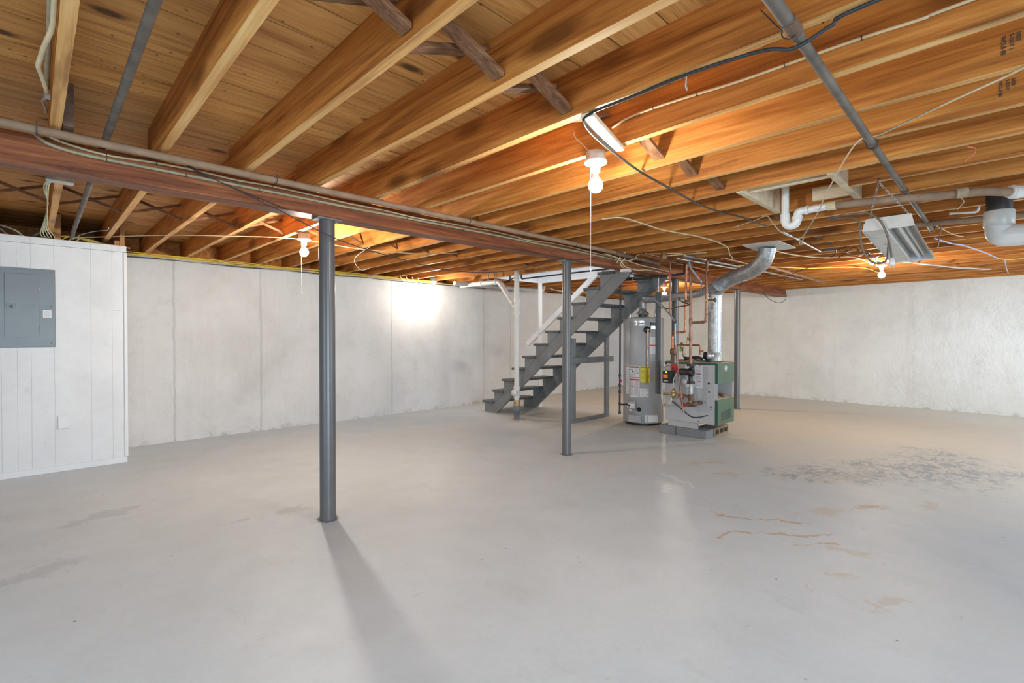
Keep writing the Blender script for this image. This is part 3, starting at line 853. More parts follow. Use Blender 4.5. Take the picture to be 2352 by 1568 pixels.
# ------------------------------------------------------------------ stairs
st = thing('staircase', 'open grey painted wooden staircase rising from the left wall towards the beam', 'staircase', (5.95, 5.0, 0))
SX0, SX1 = 5.47, 6.45
RISE, RUN = .194, .2355
nose = lambda i: 6.264 - RUN * (i - 1)
ztop = lambda i: .191 + RISE * (i - 1)
for i in range(1, 13):
    MB().box(SX0 - .03, SX1 + .012, nose(i), nose(i) - .262, ztop(i) - .036, ztop(i)).build('tread', M_TREADTOP, st, bevel=.005, seg=2)
sl = RISE / RUN
for x0 in (SX0, SX1 - .038):
    # carriage board: straight, cut level at the foot and plumb at the beam
    inner = lambda y: ztop(1) - .036 + (nose(1) - .03 - RUN - y) * sl       # line through the inner corners
    m = MB(); drop = .200
    yend = 3.43
    yfoot_lo = nose(1) - .03 - RUN + (ztop(1) - .036 - drop) / sl            # where the lower edge meets the floor
    yfoot_hi = nose(1) - .03
    p = [(x0, yfoot_lo, .0), (x0, nose(1) - .03, .0), (x0, nose(1) - .03, max(.0, inner(nose(1) - .03) - .001)),
         (x0, yend, inner(yend) - .001), (x0, yend, inner(yend) - drop)]
    zhi = inner(nose(1) - .03)
    if zhi <= .002: p = [(x0, yfoot_lo, 0), (x0, nose(1) - .03 - RUN + (ztop(1) - .036) / sl, 0), (x0, yend, inner(yend) - .001), (x0, yend, inner(yend) - drop)]
    m.prism(p, (.038, 0, 0)); m.build('stringer', M_STAIR, st, bevel=.0015)
    m = MB()
    for i in range(1, 13):
        ya, yb = nose(i) - .03, nose(i) - .03 - RUN; zt = ztop(i) - .0365
        zb_ = zt - RISE
        if i == 1: m.prism([(x0, ya, 0.001), (x0, ya, zt), (x0, yb, zt), (x0, yb + .002, zt - .001), (x0, yb + (zt) / sl - .003, 0.001)], (.038, 0, 0))
        else: m.prism([(x0, ya, zt - RISE + .0025), (x0, ya, zt), (x0, yb + .003, zt)], (.038, 0, 0))
    m.build('stringer_cleats', M_STAIR, st)
# trestle under the flight
MB().box(5.60, 5.69, 4.46, 4.50, .04, 1.20).box(5.60, 5.69, 4.46, 4.50, 1.20, 1.24).build('trestle_post', M_STAIR, st, bevel=.002)
MB().box(6.452, 6.542, 4.46, 4.50, .04, 1.36).build('trestle_post', M_STAIR, st, bevel=.002)
MB().box(5.60, 6.542, 4.455, 4.545, .0, .038).build('trestle_foot', M_STAIR, st, bevel=.002)
MB().box(5.56, 6.60, 4.418, 4.458, .87, .96).build('trestle_rail', M_STAIR, st, bevel=.002)
# white newel post and handrail
MB().box(6.466, 6.556, 5.905, 5.929, 0, ZJ + .10).build('newel_post', M_WHITE, st, bevel=.002)
MB().obox((6.49, 6.22, 1.115), (6.49, 4.10, 2.70), .040, .092).build('handrail', M_WHITE, st, bevel=.003)

# ------------------------------------------------------------------ PVC stack by the stairs
t = thing('drain_stack', 'white plastic drain stack standing on the floor left of the stairs', 'pipe', (5.30, 5.30, 0))
px, py = 5.30, 5.30
MB().lathe([(.040, .0), (.042, .11), (.052, .112), (.054, .15), (.052, .20), (.046, .203)], (px, py, 0), n=24).build('cast_iron_hub', M_RUBBER, t)
m = MB()
prof = []
z = .203
for i in range(6): prof += [(.045, z), (.050, z + .006), (.045, z + .012)]; z += .0155
m.lathe(prof, (px, py, 0), n=24).build('ribbed_coupling', M_BRASS, t)
MB().lathe([(.039, .29), (.039, ZS - .003)], (px, py, 0), n=24).build('riser', M_PVC, t)
m = MB(); m.lathe([(.047, .44), (.047, .50)], (px, py, 0), n=24); m.lathe([(.047, .33), (.047, .355)], (px, py, 0), n=24)
m.lathe([(.042, 0), (.042, .05), (.046, .052), (.046, .072), (.030, .074), (.030, .085), (.001, .085)], (px - .02, py, .41), (-.7, -.25, 0), 20)
m.build('cleanout_tee', M_PVC, t)
m = MB()
for a in (1.60, 1.79): m.lathe([(.048, a), (.048, a + .05)], (px, py, 0), n=24)
m.build('wye_hub', M_PVC, t)
# branch: 45 degree wye arm, elbow and the run towards the left wall
br = pipe_mb([(px, py + .02, 1.70), (px, 5.69, 2.135), (px, 6.62, 2.145)], .038, .07, True, 20, False, 1.2, 1.0)
br.lathe([(.047, 0), (.047, .05)], (px, 5.36, 1.775), (0, .67, .74), 20)
br.lathe([(.047, 0), (.047, .05)], (px, 6.10, 2.14), (0, 1, .01), 20)
br.lathe([(.047, 0), (.047, .05), (.02, .06)], (px, 6.60, 2.145), (0, 1, 0), 20)
br.build('branch_pipe', M_PVC, t)
for yy in (5.80, 5.95):
    MB().box(px - .008, px + .008, yy, yy + .004, 2.17, ZJ + .08).build('hanger_strap', M_EMT, t)

t = thing('drain_pipe', 'light grey plastic pipe running level just under joists along left wall', 'pipe', (6.2, 6.45, 2.15))
pm = pipe_mb([(5.0, 6.46, 2.150), (7.05, 6.46, 2.165)], .034, .05, False, 16)
pm.build('long_run', M_PVCG, t)
MB().tube(fillet([(7.04, 6.46, 2.165), (7.20, 6.46, 2.17), (7.20, 6.46, ZS - .004)], .09), .042, 16).build('elbow', M_PVC, t)
cable('electrical_cable', 'white cable sagging from the pipe elbow behind the stair post', 'cable', [(7.22, 6.3, 2.20), (7.4, 6.2, 2.16), (7.7, 6.1, 2.15), (8.1, 5.9, 2.17), (8.5, 5.7, 2.21)], .008, M_WCABLE)

# black iron pipe drops in front of the stair opening
m = pipe_mb([(5.40, 5.55, 2.42), (5.40, 5.55, 2.13), (5.40, 5.68, 2.13), (5.405, 5.40, 2.20)], .010, .02, True, 8)
tag(m.build('iron_pipe', M_IRON), 'small black pipe hooking back before the white stair opening', 'pipe')
m = pipe_mb([(5.40, 5.30, 2.42), (5.40, 5.30, 2.155), (5.40, 3.50, 2.155)], .011, .02, True, 8)
tag(m.build('iron_pipe', M_IRON), 'black pipe running along the near edge of white stair opening', 'pipe')

# ------------------------------------------------------------------ water heater
HX, HY, HR = 6.40, 3.775, .285
t = thing('water_heater', 'tall grey cylindrical water heater standing between the stairs and the boiler', 'water heater', (HX, HY, 0))
MB().lathe([(HR - .03, .002), (HR - .03, .035)], (HX, HY, 0), n=48).build('base_ring', M_BLACK, t)
MB().lathe([(HR - .01, .035), (HR, .045), (HR, 1.505), (HR - .004, 1.512)], (HX, HY, 0), n=64).build('tank_jacket', M_HEATER, t)
MB().lathe([(HR + .004, 1.500), (HR + .005, 1.520), (HR - .01, 1.535), (.12, 1.552), (.001, 1.555)], (HX, HY, 0), n=64).build('tank_lid', M_HEATER, t)
# draught hood
m = MB(); vx, vy = HX - .03, HY - .01
for a in (45, 165, 285):
    q = math.radians(a); m.box(vx + .075 * math.cos(q) - .006, vx + .075 * math.cos(q) + .006, vy + .075 * math.sin(q) - .006, vy + .075 * math.sin(q) + .006, 1.545, 1.60)
m.lathe([(.055, 1.548), (.055, 1.585)], (vx, vy, 0), n=24)
m.build('hood_legs', M_BLACK, t)
MB().lathe([(.098, 1.590), (.095, 1.600), (.060, 1.635), (.050, 1.645), (.050, 1.70)], (vx, vy, 0), n=28).build('draught_hood', M_GALV, t)
def on(ang, z, dr=0.0):
    a = math.radians(ang); return Vector((HX + (HR + dr) * math.cos(a), HY + (HR + dr) * math.sin(a), z))
def outward(ang): a = math.radians(ang); return Vector((math.cos(a), math.sin(a), 0))
CY = (HX, HY, HR)
# labels
def wrap_label(name, mat, a0, a1, z0, z1, t_=.0012):
    return cyl_patch(MB(), HX, HY, HR, a0, a1, z0, z1, t_).build(name, mat, t)
# (angles run from the left edge of the view, 172 deg, round the front, -148, to the right, -90)
wrap_label('badge', M_SILVER, 171, 214, 1.420, 1.490)
text_mesh(t, 'lettering', 'AO Smith', .048, on(176, 1.435), (1, 0, 0), (0, 0, 1), M_GREYTEXT, (HX, HY, HR + .002), bold=True)
text_mesh(t, 'lettering', '100', .034, on(199, 1.438), (1, 0, 0), (0, 0, 1), M_BLACK, (HX, HY, HR + .002), bold=True)
wl = wrap_label('instruction_label', M_PAPER, 168.5, 201, .405, .850)
def wrap_on(par, name, mat, a0, a1, z0, z1, t_=.0024): return cyl_patch(MB(), HX, HY, HR, a0, a1, z0, z1, t_).build(name, mat, par)
m = MB()
for (a0, a1, z0, z1) in ((170, 200, .832, .842), (170, 200, .640, .662), (170, 200, .548, .554), (170, 200, .430, .436)): cyl_patch(m, HX, HY, HR, a0, a1, z0, z1, .0022)
m.build('red_stripes', M_RED, wl)
m = MB()
for (a0, a1, z0, z1) in ((170, 200, .822, .830), (170, 200, .742, .748), (170, 200, .682, .688), (170, 170.8, .745, .83), (199.2, 200, .745, .83), (173, 176, .790, .800), (177, 180, .786, .806), (179, 184, .760, .776)):
    cyl_patch(m, HX, HY, HR, a0, a1, z0, z1, .0023, 4)
m.build('black_marks', M_BLACK, wl)
m = MB()
for i in range(22):
    z = .445 + i * .0088
    if .535 < z < .565: continue
    for a0, a1 in ((171, 183.5), (185.5, 199)): cyl_patch(m, HX, HY, HR, a0, a1 - (i % 3) * .8, z, z + .0028, .0021, 3)
for i in range(5): cyl_patch(m, HX, HY, HR, 186, 198 - (i % 2) * 2, .762 + i * .011, .765 + i * .011, .0021, 3)
for i in range(3): cyl_patch(m, HX, HY, HR, 171, 188, .70 + i * .012, .704 + i * .012, .0021, 3)
m.build('print_lines', M_GREYTEXT, wl)
# narrow label further round
w2 = wrap_label('warning_label', M_PAPER, 154, 167, .44, .845)
m = MB()
for z0, z1 in ((.828, .838), (.55, .556), (.47, .476)): cyl_patch(m, HX, HY, HR, 155, 166, z0, z1, .0022, 4)
m.build('red_stripes', M_RED, w2)
m = MB()
for i in range(20): cyl_patch(m, HX, HY, HR, 157, 165, .575 + i * .0115, .578 + i * .0115, .0021, 3)
m.build('print_lines', M_GREYTEXT, w2)
w3 = wrap_label('energy_label', M_YPAPER, 203, 230, .617, .845)
text_mesh(w3, 'lettering', 'ENERGYGUIDE', .0195, on(204, .822), (1, 0, 0), (0, 0, 1), M_BLACK, (HX, HY, HR + .0025), bold=True)
text_mesh(w3, 'lettering', '$ 350', .023, on(206, .776), (1, 0, 0), (0, 0, 1), M_BLACK, (HX, HY, HR + .0025), bold=True)
m = MB()
for i in range(6): cyl_patch(m, HX, HY, HR, 205, 228, .650 + i * .018, .6515 + i * .018, .0022, 5)
cyl_patch(m, HX, HY, HR, 220, 227, .700, .712, .0024, 3); cyl_patch(m, HX, HY, HR, 204.5, 228.5, .762, .7635, .0022, 5)
m.build('print_lines', M_BLACK, w3)
w4 = wrap_label('rating_plate', M_PAPER, 202, 226, .412, .528)
m = MB()
for i in range(5): cyl_patch(m, HX, HY, HR, 204 + i % 2 * 2, 222 - i % 3 * 3, .425 + i * .019, .4275 + i * .019, .0022, 4)
cyl_patch(m, HX, HY, HR, 222, 224.5, .440, .455, .0022, 3); cyl_patch(m, HX, HY, HR, 222, 224.5, .500, .515, .0022, 3)
m.build('print_lines', M_GREYTEXT, w4)
w5 = wrap_label('lower_label', M_PAPER, 217, 256, .055, .158)
cyl_patch(MB(), HX, HY, HR, 218, 255, .146, .153, .0022, 6).build('orange_stripe', M_ORANGE, w5)
m = MB()
for z in (.125, .098, .070): cyl_patch(m, HX, HY, HR, 220, 223, z, z + .012, .0022, 3)
m.build('black_marks', M_BLACK, w5)
w6 = wrap_label('upper_label', M_SILVER, 229, 247, 1.37, 1.475)
cyl_patch(MB(), HX, HY, HR, 230, 246, 1.415, 1.470, .0022, 4).build('black_panel', M_BLACK, w6)
w7 = wrap_label('side_label', M_PAPER, 229, 247, 1.02, 1.26)
cyl_patch(MB(), HX, HY, HR, 229, 247, 1.135, 1.150, .0022, 4).build('red_stripe', M_RED, w7)
# relief valve, discharge tube
A = 221
MB().lathe([(.001, .012), (.040, .012), (.050, .002), (.050, -.004)][::-1], on(A, 1.36), outward(A), 24).build('black_grommet', M_BLACK, t)
rv = MB().cyl(on(A, 1.36), on(A, 1.36, .055), .014, 14).ball(on(A, 1.36, .055), .018, 12).cyl(on(A, 1.36, .055), on(A, 1.325, .055), .012, 12)
rv.obox(on(A, 1.372, .05), on(A + 5, 1.345, .085), .014, .004)
rv.build('relief_valve', M_CHAIN, t)
m = MB().cyl(on(A, 1.33, .055), on(A - 1.5, .60, .055), .0115, 12).cyl(on(A, 1.335, .055), on(A, 1.295, .055), .015, 12)
m.build('discharge_tube', M_COPPER, t)
# gas control, burner door, drain valve
GA = 172
g0 = on(GA, .29, .0)
u = Vector((-math.sin(math.radians(GA)), math.cos(math.radians(GA)), 0))
def local_box(m, ang, a0, a1, d0, d1, z0, z1):
    """box on the jacket: tangential a0..a1 (to the right seen from outside), outward d0..d1"""
    o = outward(ang); tdir = Vector((-o.y, o.x, 0)); c = Vector((HX, HY, 0)) + o * HR
    vs = []
    for z in (z0, z1):
        for a, d in ((a0, d0), (a1, d0), (a1, d1), (a0, d1)): vs.append(c + tdir * a + o * d + Vector((0, 0, z)))
    return m.add(vs, [(0, 3, 2, 1), (4, 5, 6, 7), (0, 1, 5, 4), (1, 2, 6, 5), (2, 3, 7, 6), (3, 0, 4, 7)])
gc = local_box(MB(), 183, -.065, .055, -.02, .06, .245, .350).build('gas_control', M_LGREY, t, bevel=.008, seg=2)
local_box(MB(), 183, -.062, .052, .0605, .066, .247, .318).build('control_face', M_PAPER, gc, bevel=.002)
o_ = outward(183); td = Vector((-o_.y, o_.x, 0)); cc = Vector((HX, HY, 0)) + o_ * (HR + .066)
MB().cyl(cc + td * -.030 + Vector((0, 0, .290)), cc + td * -.030 + o_ * .012 + Vector((0, 0, .290)), .013, 14).build('control_dial', M_BLACK, gc)
MB().cyl(cc + td * .03 + Vector((0, 0, .258)), cc + td * .03 + o_ * .006 + Vector((0, 0, .258)), .006, 10).cyl(cc + td * -.035 + Vector((0, 0, .258)), cc + td * -.035 + o_ * .006 + Vector((0, 0, .258)), .005, 10).build('control_screws', M_BLACK, gc)
local_box(MB(), 186, -.090, .105, -.035, .022, .045, .150).build('burner_door', M_HEATER, t, bevel=.010, seg=2)
m = MB()
for dx in (-.012, .0, .018): m.tube(smooth_path([cc + td * dx + o_ * -.03 + Vector((0, 0, .250)), cc + td * (dx + .004) + o_ * -.028 + Vector((0, 0, .20)), cc + td * (dx + .02) + o_ * -.04 + Vector((0, 0, .155))]), .0035, 6)
m.build('gas_tubes', M_EMT, t)
m = MB(); m.origin = None
local_box(MB(), 183, -.055, -.020, .022, .024, .200, .232).build('paper_tag', M_PAPER, t)
MB().lathe([(.030, -.002), (.030, .004), (.016, .006), (.016, .035), (.020, .036), (.020, .052), (.001, .052)], on(200, .232), outward(200), 16).build('drain_valve', M_BLACK, t)
# hot and cold nipples
m = MB()
for dx, dy in ((-.115, .145), (.07, -.155)): m.cyl((HX + dx, HY + dy, 1.54), (HX + dx, HY + dy, 1.60), .016, 12); m.cyl((HX + dx, HY + dy, 1.545), (HX + dx, HY + dy, 1.57), .021, 6)
m.build('pipe_nipple', M_CHAIN, t)

# water heater vent
t = thing('vent_pipe', 'slim shiny metal vent pipe running from the water heater to the large flue', 'duct', (vx, vy, 1.70))
P = [(vx, vy, 1.690), (vx, vy, 1.795), (6.34, 3.45, 1.80), (6.20, 2.84, 1.825), (6.00, 2.50, 1.90)]
MB().tube(fillet(P, .09, 8), .0505, 24).build('duct', M_GALV, t)
for a, b in (((6.357, 3.60, 1.7985), (6.355, 3.585, 1.7985)), ((6.274, 3.16, 1.811), (6.270, 3.145, 1.811)), ((6.13, 2.725, 1.851), (6.12, 2.705, 1.855))):
    MB().cyl(a, b, .0535, 24).build('seam_band', M_GALV, t)
MB().lathe([(.0525, 0), (.080, .10)], (6.05, 2.585, 1.88), (-.20, -.34, .09), 24).build('reducer', M_GALV, t)

# boiler flue
t = thing('flue', 'large galvanised flue pipe rising from the boiler and bending up to the ceiling', 'duct', (6.25, 2.655, .955))
FX, FY = 6.25, 2.655
P = [(FX, FY, .956), (FX, FY, 1.865), (6.06, 2.42, 1.955), (5.72, 2.00, 2.005), (5.60, 1.85, 2.08), (5.575, 1.815, 2.215)]
MB().tube(fillet(P, .11, 7), .085, 32).build('duct', M_GALV, t)
for z in (1.085, 1.62, 1.78): MB().cyl((FX, FY, z), (FX, FY, z + .012), .091, 32).build('seam_band', M_GALV, t)
def band(p, d, r=.0915, w=.012): p = Vector(p); d = Vector(d).normalized() * w / 2; MB().cyl(p - d, p + d, r, 32).build('seam_band', M_GALV, t)
band((6.02, 2.371, 1.961), (-.34, -.42, .05), .088); band((5.83, 2.136, 1.989), (-.34, -.42, .05), .088); band((5.665, 1.931, 2.04), (-.12, -.15, .075), .088); band((5.582, 1.825, 2.17), (-.02, -.03, .13), .088)
MB().lathe([(.090, .956), (.090, 1.06), (.086, 1.065)], (FX, FY, 0), n=32).build('draught_collar', M_BRASS if False else M_LGREY, t)
tag(MB().box(5.30, 5.86, 1.62, 1.97, ZJ - .014, ZJ - .002).build('ceiling_plate', M_ENAMEL), 'flat whitish plate under the joists where the large flue goes up', 'plate')

# ------------------------------------------------------------------ boiler
BX0, BX1, BY0, BY1, BZ0, BZ1 = 5.93, 6.425, 2.48, 3.175, .183, .95
BOILER = t = thing('boiler', 'grey and green gas boiler standing on cinder blocks', 'boiler', (6.18, 2.83, .10))
MB().box(BX0, BX0 + .012, BY0 + .035, BY1, BZ0, BZ1 - .012).build('side_panel', M_BOILG, t, bevel=.002)
MB().box(BX1 - .012, BX1, BY0 + .035, BY1, BZ0, BZ1 - .012).build('side_panel', M_BOILG, t, bevel=.002)
MB().box(BX0 + .013, BX1 - .013, BY1 - .012, BY1, BZ0, BZ1 - .012).build('back_panel', M_BOILG, t)
m = MB(); m.box(BX0 - .003, BX1 + .003, BY0, BY1 + .003, BZ1 - .010, BZ1); m.cur = 1
m.box(BX0 - .003, BX0 + .001, BY0 + .026, BY1 + .003, BZ1 - .034, BZ1 - .011); m.box(BX1 - .001, BX1 + .003, BY0 + .026, BY1 + .003, BZ1 - .034, BZ1 - .011)
m.build('top_panel', [M_DUST, M_GREEND], t)
MB().box(BX0 + .013, BX1 - .013, BY0 + .05, BY1 - .013, BZ0, BZ0 + .02).build('floor_pan', M_IRON, t)
# front: upper jacket, open burner bay, lower jacket
m = MB(); m.box(BX0, BX1, BY0, BY0 + .012, .690, BZ1 - .011); m.cur = 1
m.box(BX0 - .004, BX0 - .0005, BY0, BY0 + .034, .690, BZ1 - .011)
m.build('upper_jacket', [M_GREEN, M_GREEND], t, bevel=.0015)
m = MB(); m.box(BX0, BX1, BY0, BY0 + .012, BZ0, .490); m.cur = 1
m.box(BX0 - .004, BX0 - .0005, BY0, BY0 + .034, BZ0, .490)
fp = m.build('lower_jacket', [M_GREEN, M_GREEND], t, bevel=.0015)
for i in range(3):
    x0 = BX0 + .105 + i * .105
    m = MB(); m.box(x0, x0 + .078, BY0 - .002, BY0 - .0005, .225 + i * .006, .345 + i * .006)
    m.cur = 1
    for j in range(9):
        for q in range(5): m.box(x0 + .007 + q * .014, x0 + .015 + q * .014, BY0 - .0028, BY0 - .0021, .232 + i * .006 + j * .0123, .240 + i * .006 + j * .0123)
    m.build('vent_grille', [M_GREEN, M_BLACK], fp)
# bay
m = MB(); m.box(BX0 + .013, BX0 + .018, BY0 + .013, BY0 + .24, .491, .690); m.box(BX1 - .018, BX1 - .013, BY0 + .013, BY0 + .24, .491, .690)
m.box(BX0 + .019, BX1 - .019, BY0 + .235, BY0 + .24, .491, .690); m.box(BX0 + .013, BX1 - .013, BY0 + .013, BY0 + .24, .691, .70)
m.build('burner_bay', M_BOILG, t)
m = MB(); m.prism([(BX0 + .019, BY0 + .013, .485), (BX0 + .019, BY0 + .013, .500), (BX0 + .019, BY0 + .234, .56), (BX0 + .019, BY0 + .234, .485)], (BX1 - BX0 - .038, 0, 0))
m.build('bay_shelf', M_DUST, t)
MB().box(BX0 + .25, BX0 + .30, BY0 + .04, BY0 + .10, .510, .545).build('pilot_bracket', M_CAST, t)
gg = MB().box(BX0 + .185, BX0 + .255, BY0 - .006, BY0 - .0005, .835, .905).build('gauge_plate', M_LGREY, t, bevel=.002)
MB().lathe([(.026, 0), (.026, .006), (.022, .008), (.001, .008)], (BX0 + .22, BY0 - .006, .870), (0, -1, 0), 20).build('gauge_dial', M_SILVER, gg)
# stickers on the side panel
def side_patch(m, y0, y1, z0, z1, d=.0008): return m.box(BX0 - d - .0006, BX0 - d, y0, y1, z0, z1)
s1 = side_patch(MB(), 2.671, 2.896, .628, .914).build('instruction_label', M_PAPER, t)
m = MB()
for (a, b, z) in ((2.685, 2.722, .898), (2.685, 2.742, .797), (2.685, 2.732, .700), (2.85, 2.89, .708)): side_patch(m, a, b, z, z + .008, .002)
m.build('red_stripes', M_RED, s1)
m = MB()
for i in range(24):
    z = .645 + i * .0105
    if i % 8 == 5: continue
    side_patch(m, 2.685 + (i % 3) * .006, 2.755, z, z + .003, .0018)
    if 4 < i < 22: side_patch(m, 2.83, 2.885, z, z + .003, .0018)
m.build('print_lines', M_GREYTEXT, s1)
s2 = side_patch(MB(), 3.04, 3.137, .900, .938).build('rating_plate', M_SILVER, t)
side_patch(MB(), 3.05, 3.12, .912, .916, .002).build('print_lines', M_GREYTEXT, s2)
side_patch(MB(), 3.14, 3.17, .905, .936).build('corner_mark', M_BLACK, t)
m = MB()
for (y, z, r) in ((2.592, .689, .0145), (2.588, .585, .010), (2.635, .454, .006), (2.565, .403, .011), (2.552, .373, .005), (2.724, .208, .006)):
    m.cyl((BX0 - .001, y, z), (BX0 - .0004, y, z), r, 16)
m.build('knockout_hole', M_BLACK, t)
m = MB()
for (y, z) in ((2.710, .496), (2.536, .498), (2.660, .594), (2.799, .364), (2.695, .377), (2.515, .71), (3.15, .25), (2.53, .25)):
    m.lathe([(.005, 0), (.003, .003), (.0005, .0035)], (BX0 - .0003, y, z), (-1, 0, 0), 8)
m.build('screws', M_CHAIN, t)
MB().box(BX0 + .02, BX0 + .06, 2.745, 3.14, .1005, BZ0 - .0005).build('base_rail', M_BOILG, t, bevel=.006, seg=2)
MB().box(BX1 - .06, BX1 - .02, 2.745, 3.14, .1005, BZ0 - .0005).build('base_rail', M_BOILG, t, bevel=.006, seg=2)

# cinder blocks
def block(x0, x1, y0, y1, label, cores=None):
    m = MB(); m.origin = ((x0 + x1) / 2, (y0 + y1) / 2, 0)
    z1 = .100
    if cores == 'y':
        n = 3; w = (x1 - x0); th = .03
        m.box(x0, x1, y0, y1, 0.0, .022); m.box(x0, x1, y0, y1, z1 - .020, z1)
        for i in range(n + 1):
            a = x0 + (w - th) * i / n; m.box(a, a + th, y0, y1, .022, z1 - .020)
        m.box(x0, x1, y1 - .03, y1, .022, z1 - .02)
    else: m.box(x0, x1, y0, y1, 0, z1)
    return tag(m.build('cinder_block', M_BLOCK if cores is None else [M_BLOCKRUST], bevel=.004 if cores is None else 0), label, 'block', 'cinder blocks under the boiler')
block(5.925, 6.135, 2.62, 3.018, 'solid grey block under the front left edge of the boiler')
block(5.925, 6.135, 3.026, 3.25, 'short grey block nearest the water heater, under the boiler')
block(6.145, 6.575, 2.61, 2.83, 'rust stained hollow block with open cores facing the right side', 'y')
block(6.145, 6.545, 3.026, 3.22, 'block hidden at the back right under the boiler')

# ------------------------------------------------------------------ boiler piping, in front of the side panel
XP = 5.78
t = thing('supply_riser', 'dark copper riser dropping from the ceiling into the black boiler pump', 'pipe', (XP, 2.755, .95))
MB().tube([(XP, 2.757, ZJ - .03), (XP, 2.755, .93)], .0165, 14).build('riser', M_OLDCOPPER, t)
m = MB()
for z, l_ in ((1.69, .05), (1.42, .07), (1.22, .09), (.945, .04)): m.cyl((XP, 2.7555, z), (XP, 2.7555, z + l_), .021, 14)
m.cyl((XP, 2.7555, 1.705), (XP, 2.83, 1.705), .016, 12)
m.build('tee_fitting', M_OLDCOPPER, t)
m = MB().cyl((XP, 2.755, 1.235), (XP, 2.80, 1.235), .012, 12).cyl((XP, 2.80, 1.22), (XP, 2.80, 1.19), .011, 12).obox((XP - .0, 2.775, 1.235), (XP, 2.81, 1.262), .012, .006)
m.lathe([(.014, 0), (.015, .012)], (XP, 2.80, 1.180), (0, 0, 1), 12)
m.build('drain_cock', M_BRASS, t)
t = thing('return_loop', 'dark copper pipe looping left from upper boiler riser and back up', 'pipe', (XP, 2.56, 1.44))
pipe_mb([(XP, 2.738, 1.44), (XP, 2.567, 1.44), (XP, 2.554, 2.18), (XP, 2.36, 2.185), (6.6, 2.34, 2.19)], .0145, .03, True, 12).build('pipe', M_OLDCOPPER, t)
v = MB().cyl((XP, 2.555, 1.69), (XP, 2.555, 1.72), .020, 12).cyl((XP, 2.555, 1.705), (XP, 2.47, 1.70), .014, 12)
v.build('valve_body', M_BRASS, t)
MB().torus((XP, 2.452, 1.70), (0, 1, 0), .022, .006).cyl((XP, 2.472, 1.70), (XP, 2.448, 1.70), .008, 10).obox((XP, 2.452, 1.68), (XP, 2.452, 1.72), .01, .006, (0, 1, 0)).build('valve_wheel', M_BLACK, t)
MB().cyl((XP, 2.556, 1.55), (XP, 2.56, 1.50), .018, 12).cyl((XP, 2.558, 1.535), (XP, 2.53, 1.535), .006, 8).build('coupling', M_OLDCOPPER, t)
# hot copper
m = pipe_mb([(5.90, 2.873, ZJ - .001), (5.90, 2.887, 1.322), (5.935, 3.060, 1.322), (5.957, 3.083, 1.29), (5.957, 3.083, 1.105)], .0135, .03, True, 12)
tag(m.build('copper_pipe', M_COPPER), 'bright copper pipe stepping down behind the boiler, beside grey column', 'pipe')
tag(MB().lathe([(.026, .952), (.026, 1.04), (.034, 1.045), (.034, 1.10), (.020, 1.112)], (5.959, 3.083, 0), n=16).build('air_scoop', M_CAST), 'dark iron fitting on top of the boiler under the copper pipe', 'fitting')
# pressure reducing loop
t = thing('feed_loop', 'dark pipe loop with small green tagged regulator above boiler top', 'pipe', (5.85, 2.80, 1.15))
pipe_mb([(5.85, 2.964, 1.160), (5.85, 2.672, 1.160), (5.85, 2.664, 1.040)], .010, .02, True, 10).build('pipe', M_OLDCOPPER, t)
MB().lathe([(.012, 0), (.026, .01), (.028, .035), (.018, .045), (.018, .07), (.010, .075)], (5.85, 2.905, 1.115), (0, 0, 1), 14).cyl((5.85, 2.88, 1.115), (5.85, 2.88, 1.03), .014, 12).ball((5.85, 2.88, 1.03), .018).build('regulator', M_BRASS, t)
MB().box(5.828, 5.831, 2.885, 2.925, 1.08, 1.115).build('green_tag', plain('green_tag', (.22, .42, .12), .5), t)
MB().cyl((5.85, 2.664, 1.09), (5.85, 2.635, 1.09), .006, 8).lathe([(.014, 0), (.014, .008)], (5.85, 2.635, 1.09), (0, -1, 0), 10).build('red_handle', M_RED, t)
MB().tube(smooth_path([(5.85, 2.88, 1.01), (5.85, 2.80, 1.0), (5.86, 2.70, .975), (5.95, 2.64, .965)]), .008, 8).build('flex_tube', M_IRON, t)
# circulator
t = thing('circulator_pump', 'black flanged circulator pump in front of the boiler side', 'pump', (5.75, 2.735, .70))
PX, PY = 5.75, 2.735
MB().lathe([(.050, .918), (.050, .930)], (PX, PY, 0), n=20).lathe([(.050, .905), (.050, .916)], (PX, PY, 0), n=20).build('upper_flange', M_IRON, t)
MB().lathe([(.048, .705), (.048, .716)], (PX, PY, 0), n=20).lathe([(.048, .690), (.048, .703)], (PX, PY, 0), n=20).build('lower_flange', M_IRON, t)
m = MB(); m.tube(smooth_path([(PX, PY, .905), (PX, PY - .02, .87), (PX, PY, .82), (PX, PY + .006, .76), (PX, PY, .716)]), .026, 14)
m.lathe([(.044, -.028), (.056, -.015), (.056, .02), (.044, .035)], (PX, PY, .83), (0, 1, 0), 22)
m.build('volute', M_BLACK, t)
MB().lathe([(.040, .035), (.042, .045), (.042, .130), (.036, .138), (.001, .14)], (PX, PY, .832), (0, 1, 0), 22).build('motor', M_IRON, t)
m = MB()
for a in range(4):
    q = PI / 4 + a * PI / 2
    for z in (.898, .683): m.cyl((PX + .036 * math.cos(q), PY + .036 * math.sin(q), z), (PX + .036 * math.cos(q), PY + .036 * math.sin(q), z + .04), .005, 6)
m.build('flange_bolts', M_CAST, t)
t = thing('return_piping', 'rusty pipe, valve and tees dropping below pump into boiler side', 'pipe', (PX, PY, .45))
MB().cyl((PX, PY, .690), (PX, PY, .555), .020, 14).build('nipple', M_LGREY, t)
MB().lathe([(.027, .58), (.027, .65)], (PX, PY, 0), n=14).cyl((PX - .01, PY, .615), (PX - .05, PY, .615), .008, 8).build('ball_valve', M_CHAIN, t)
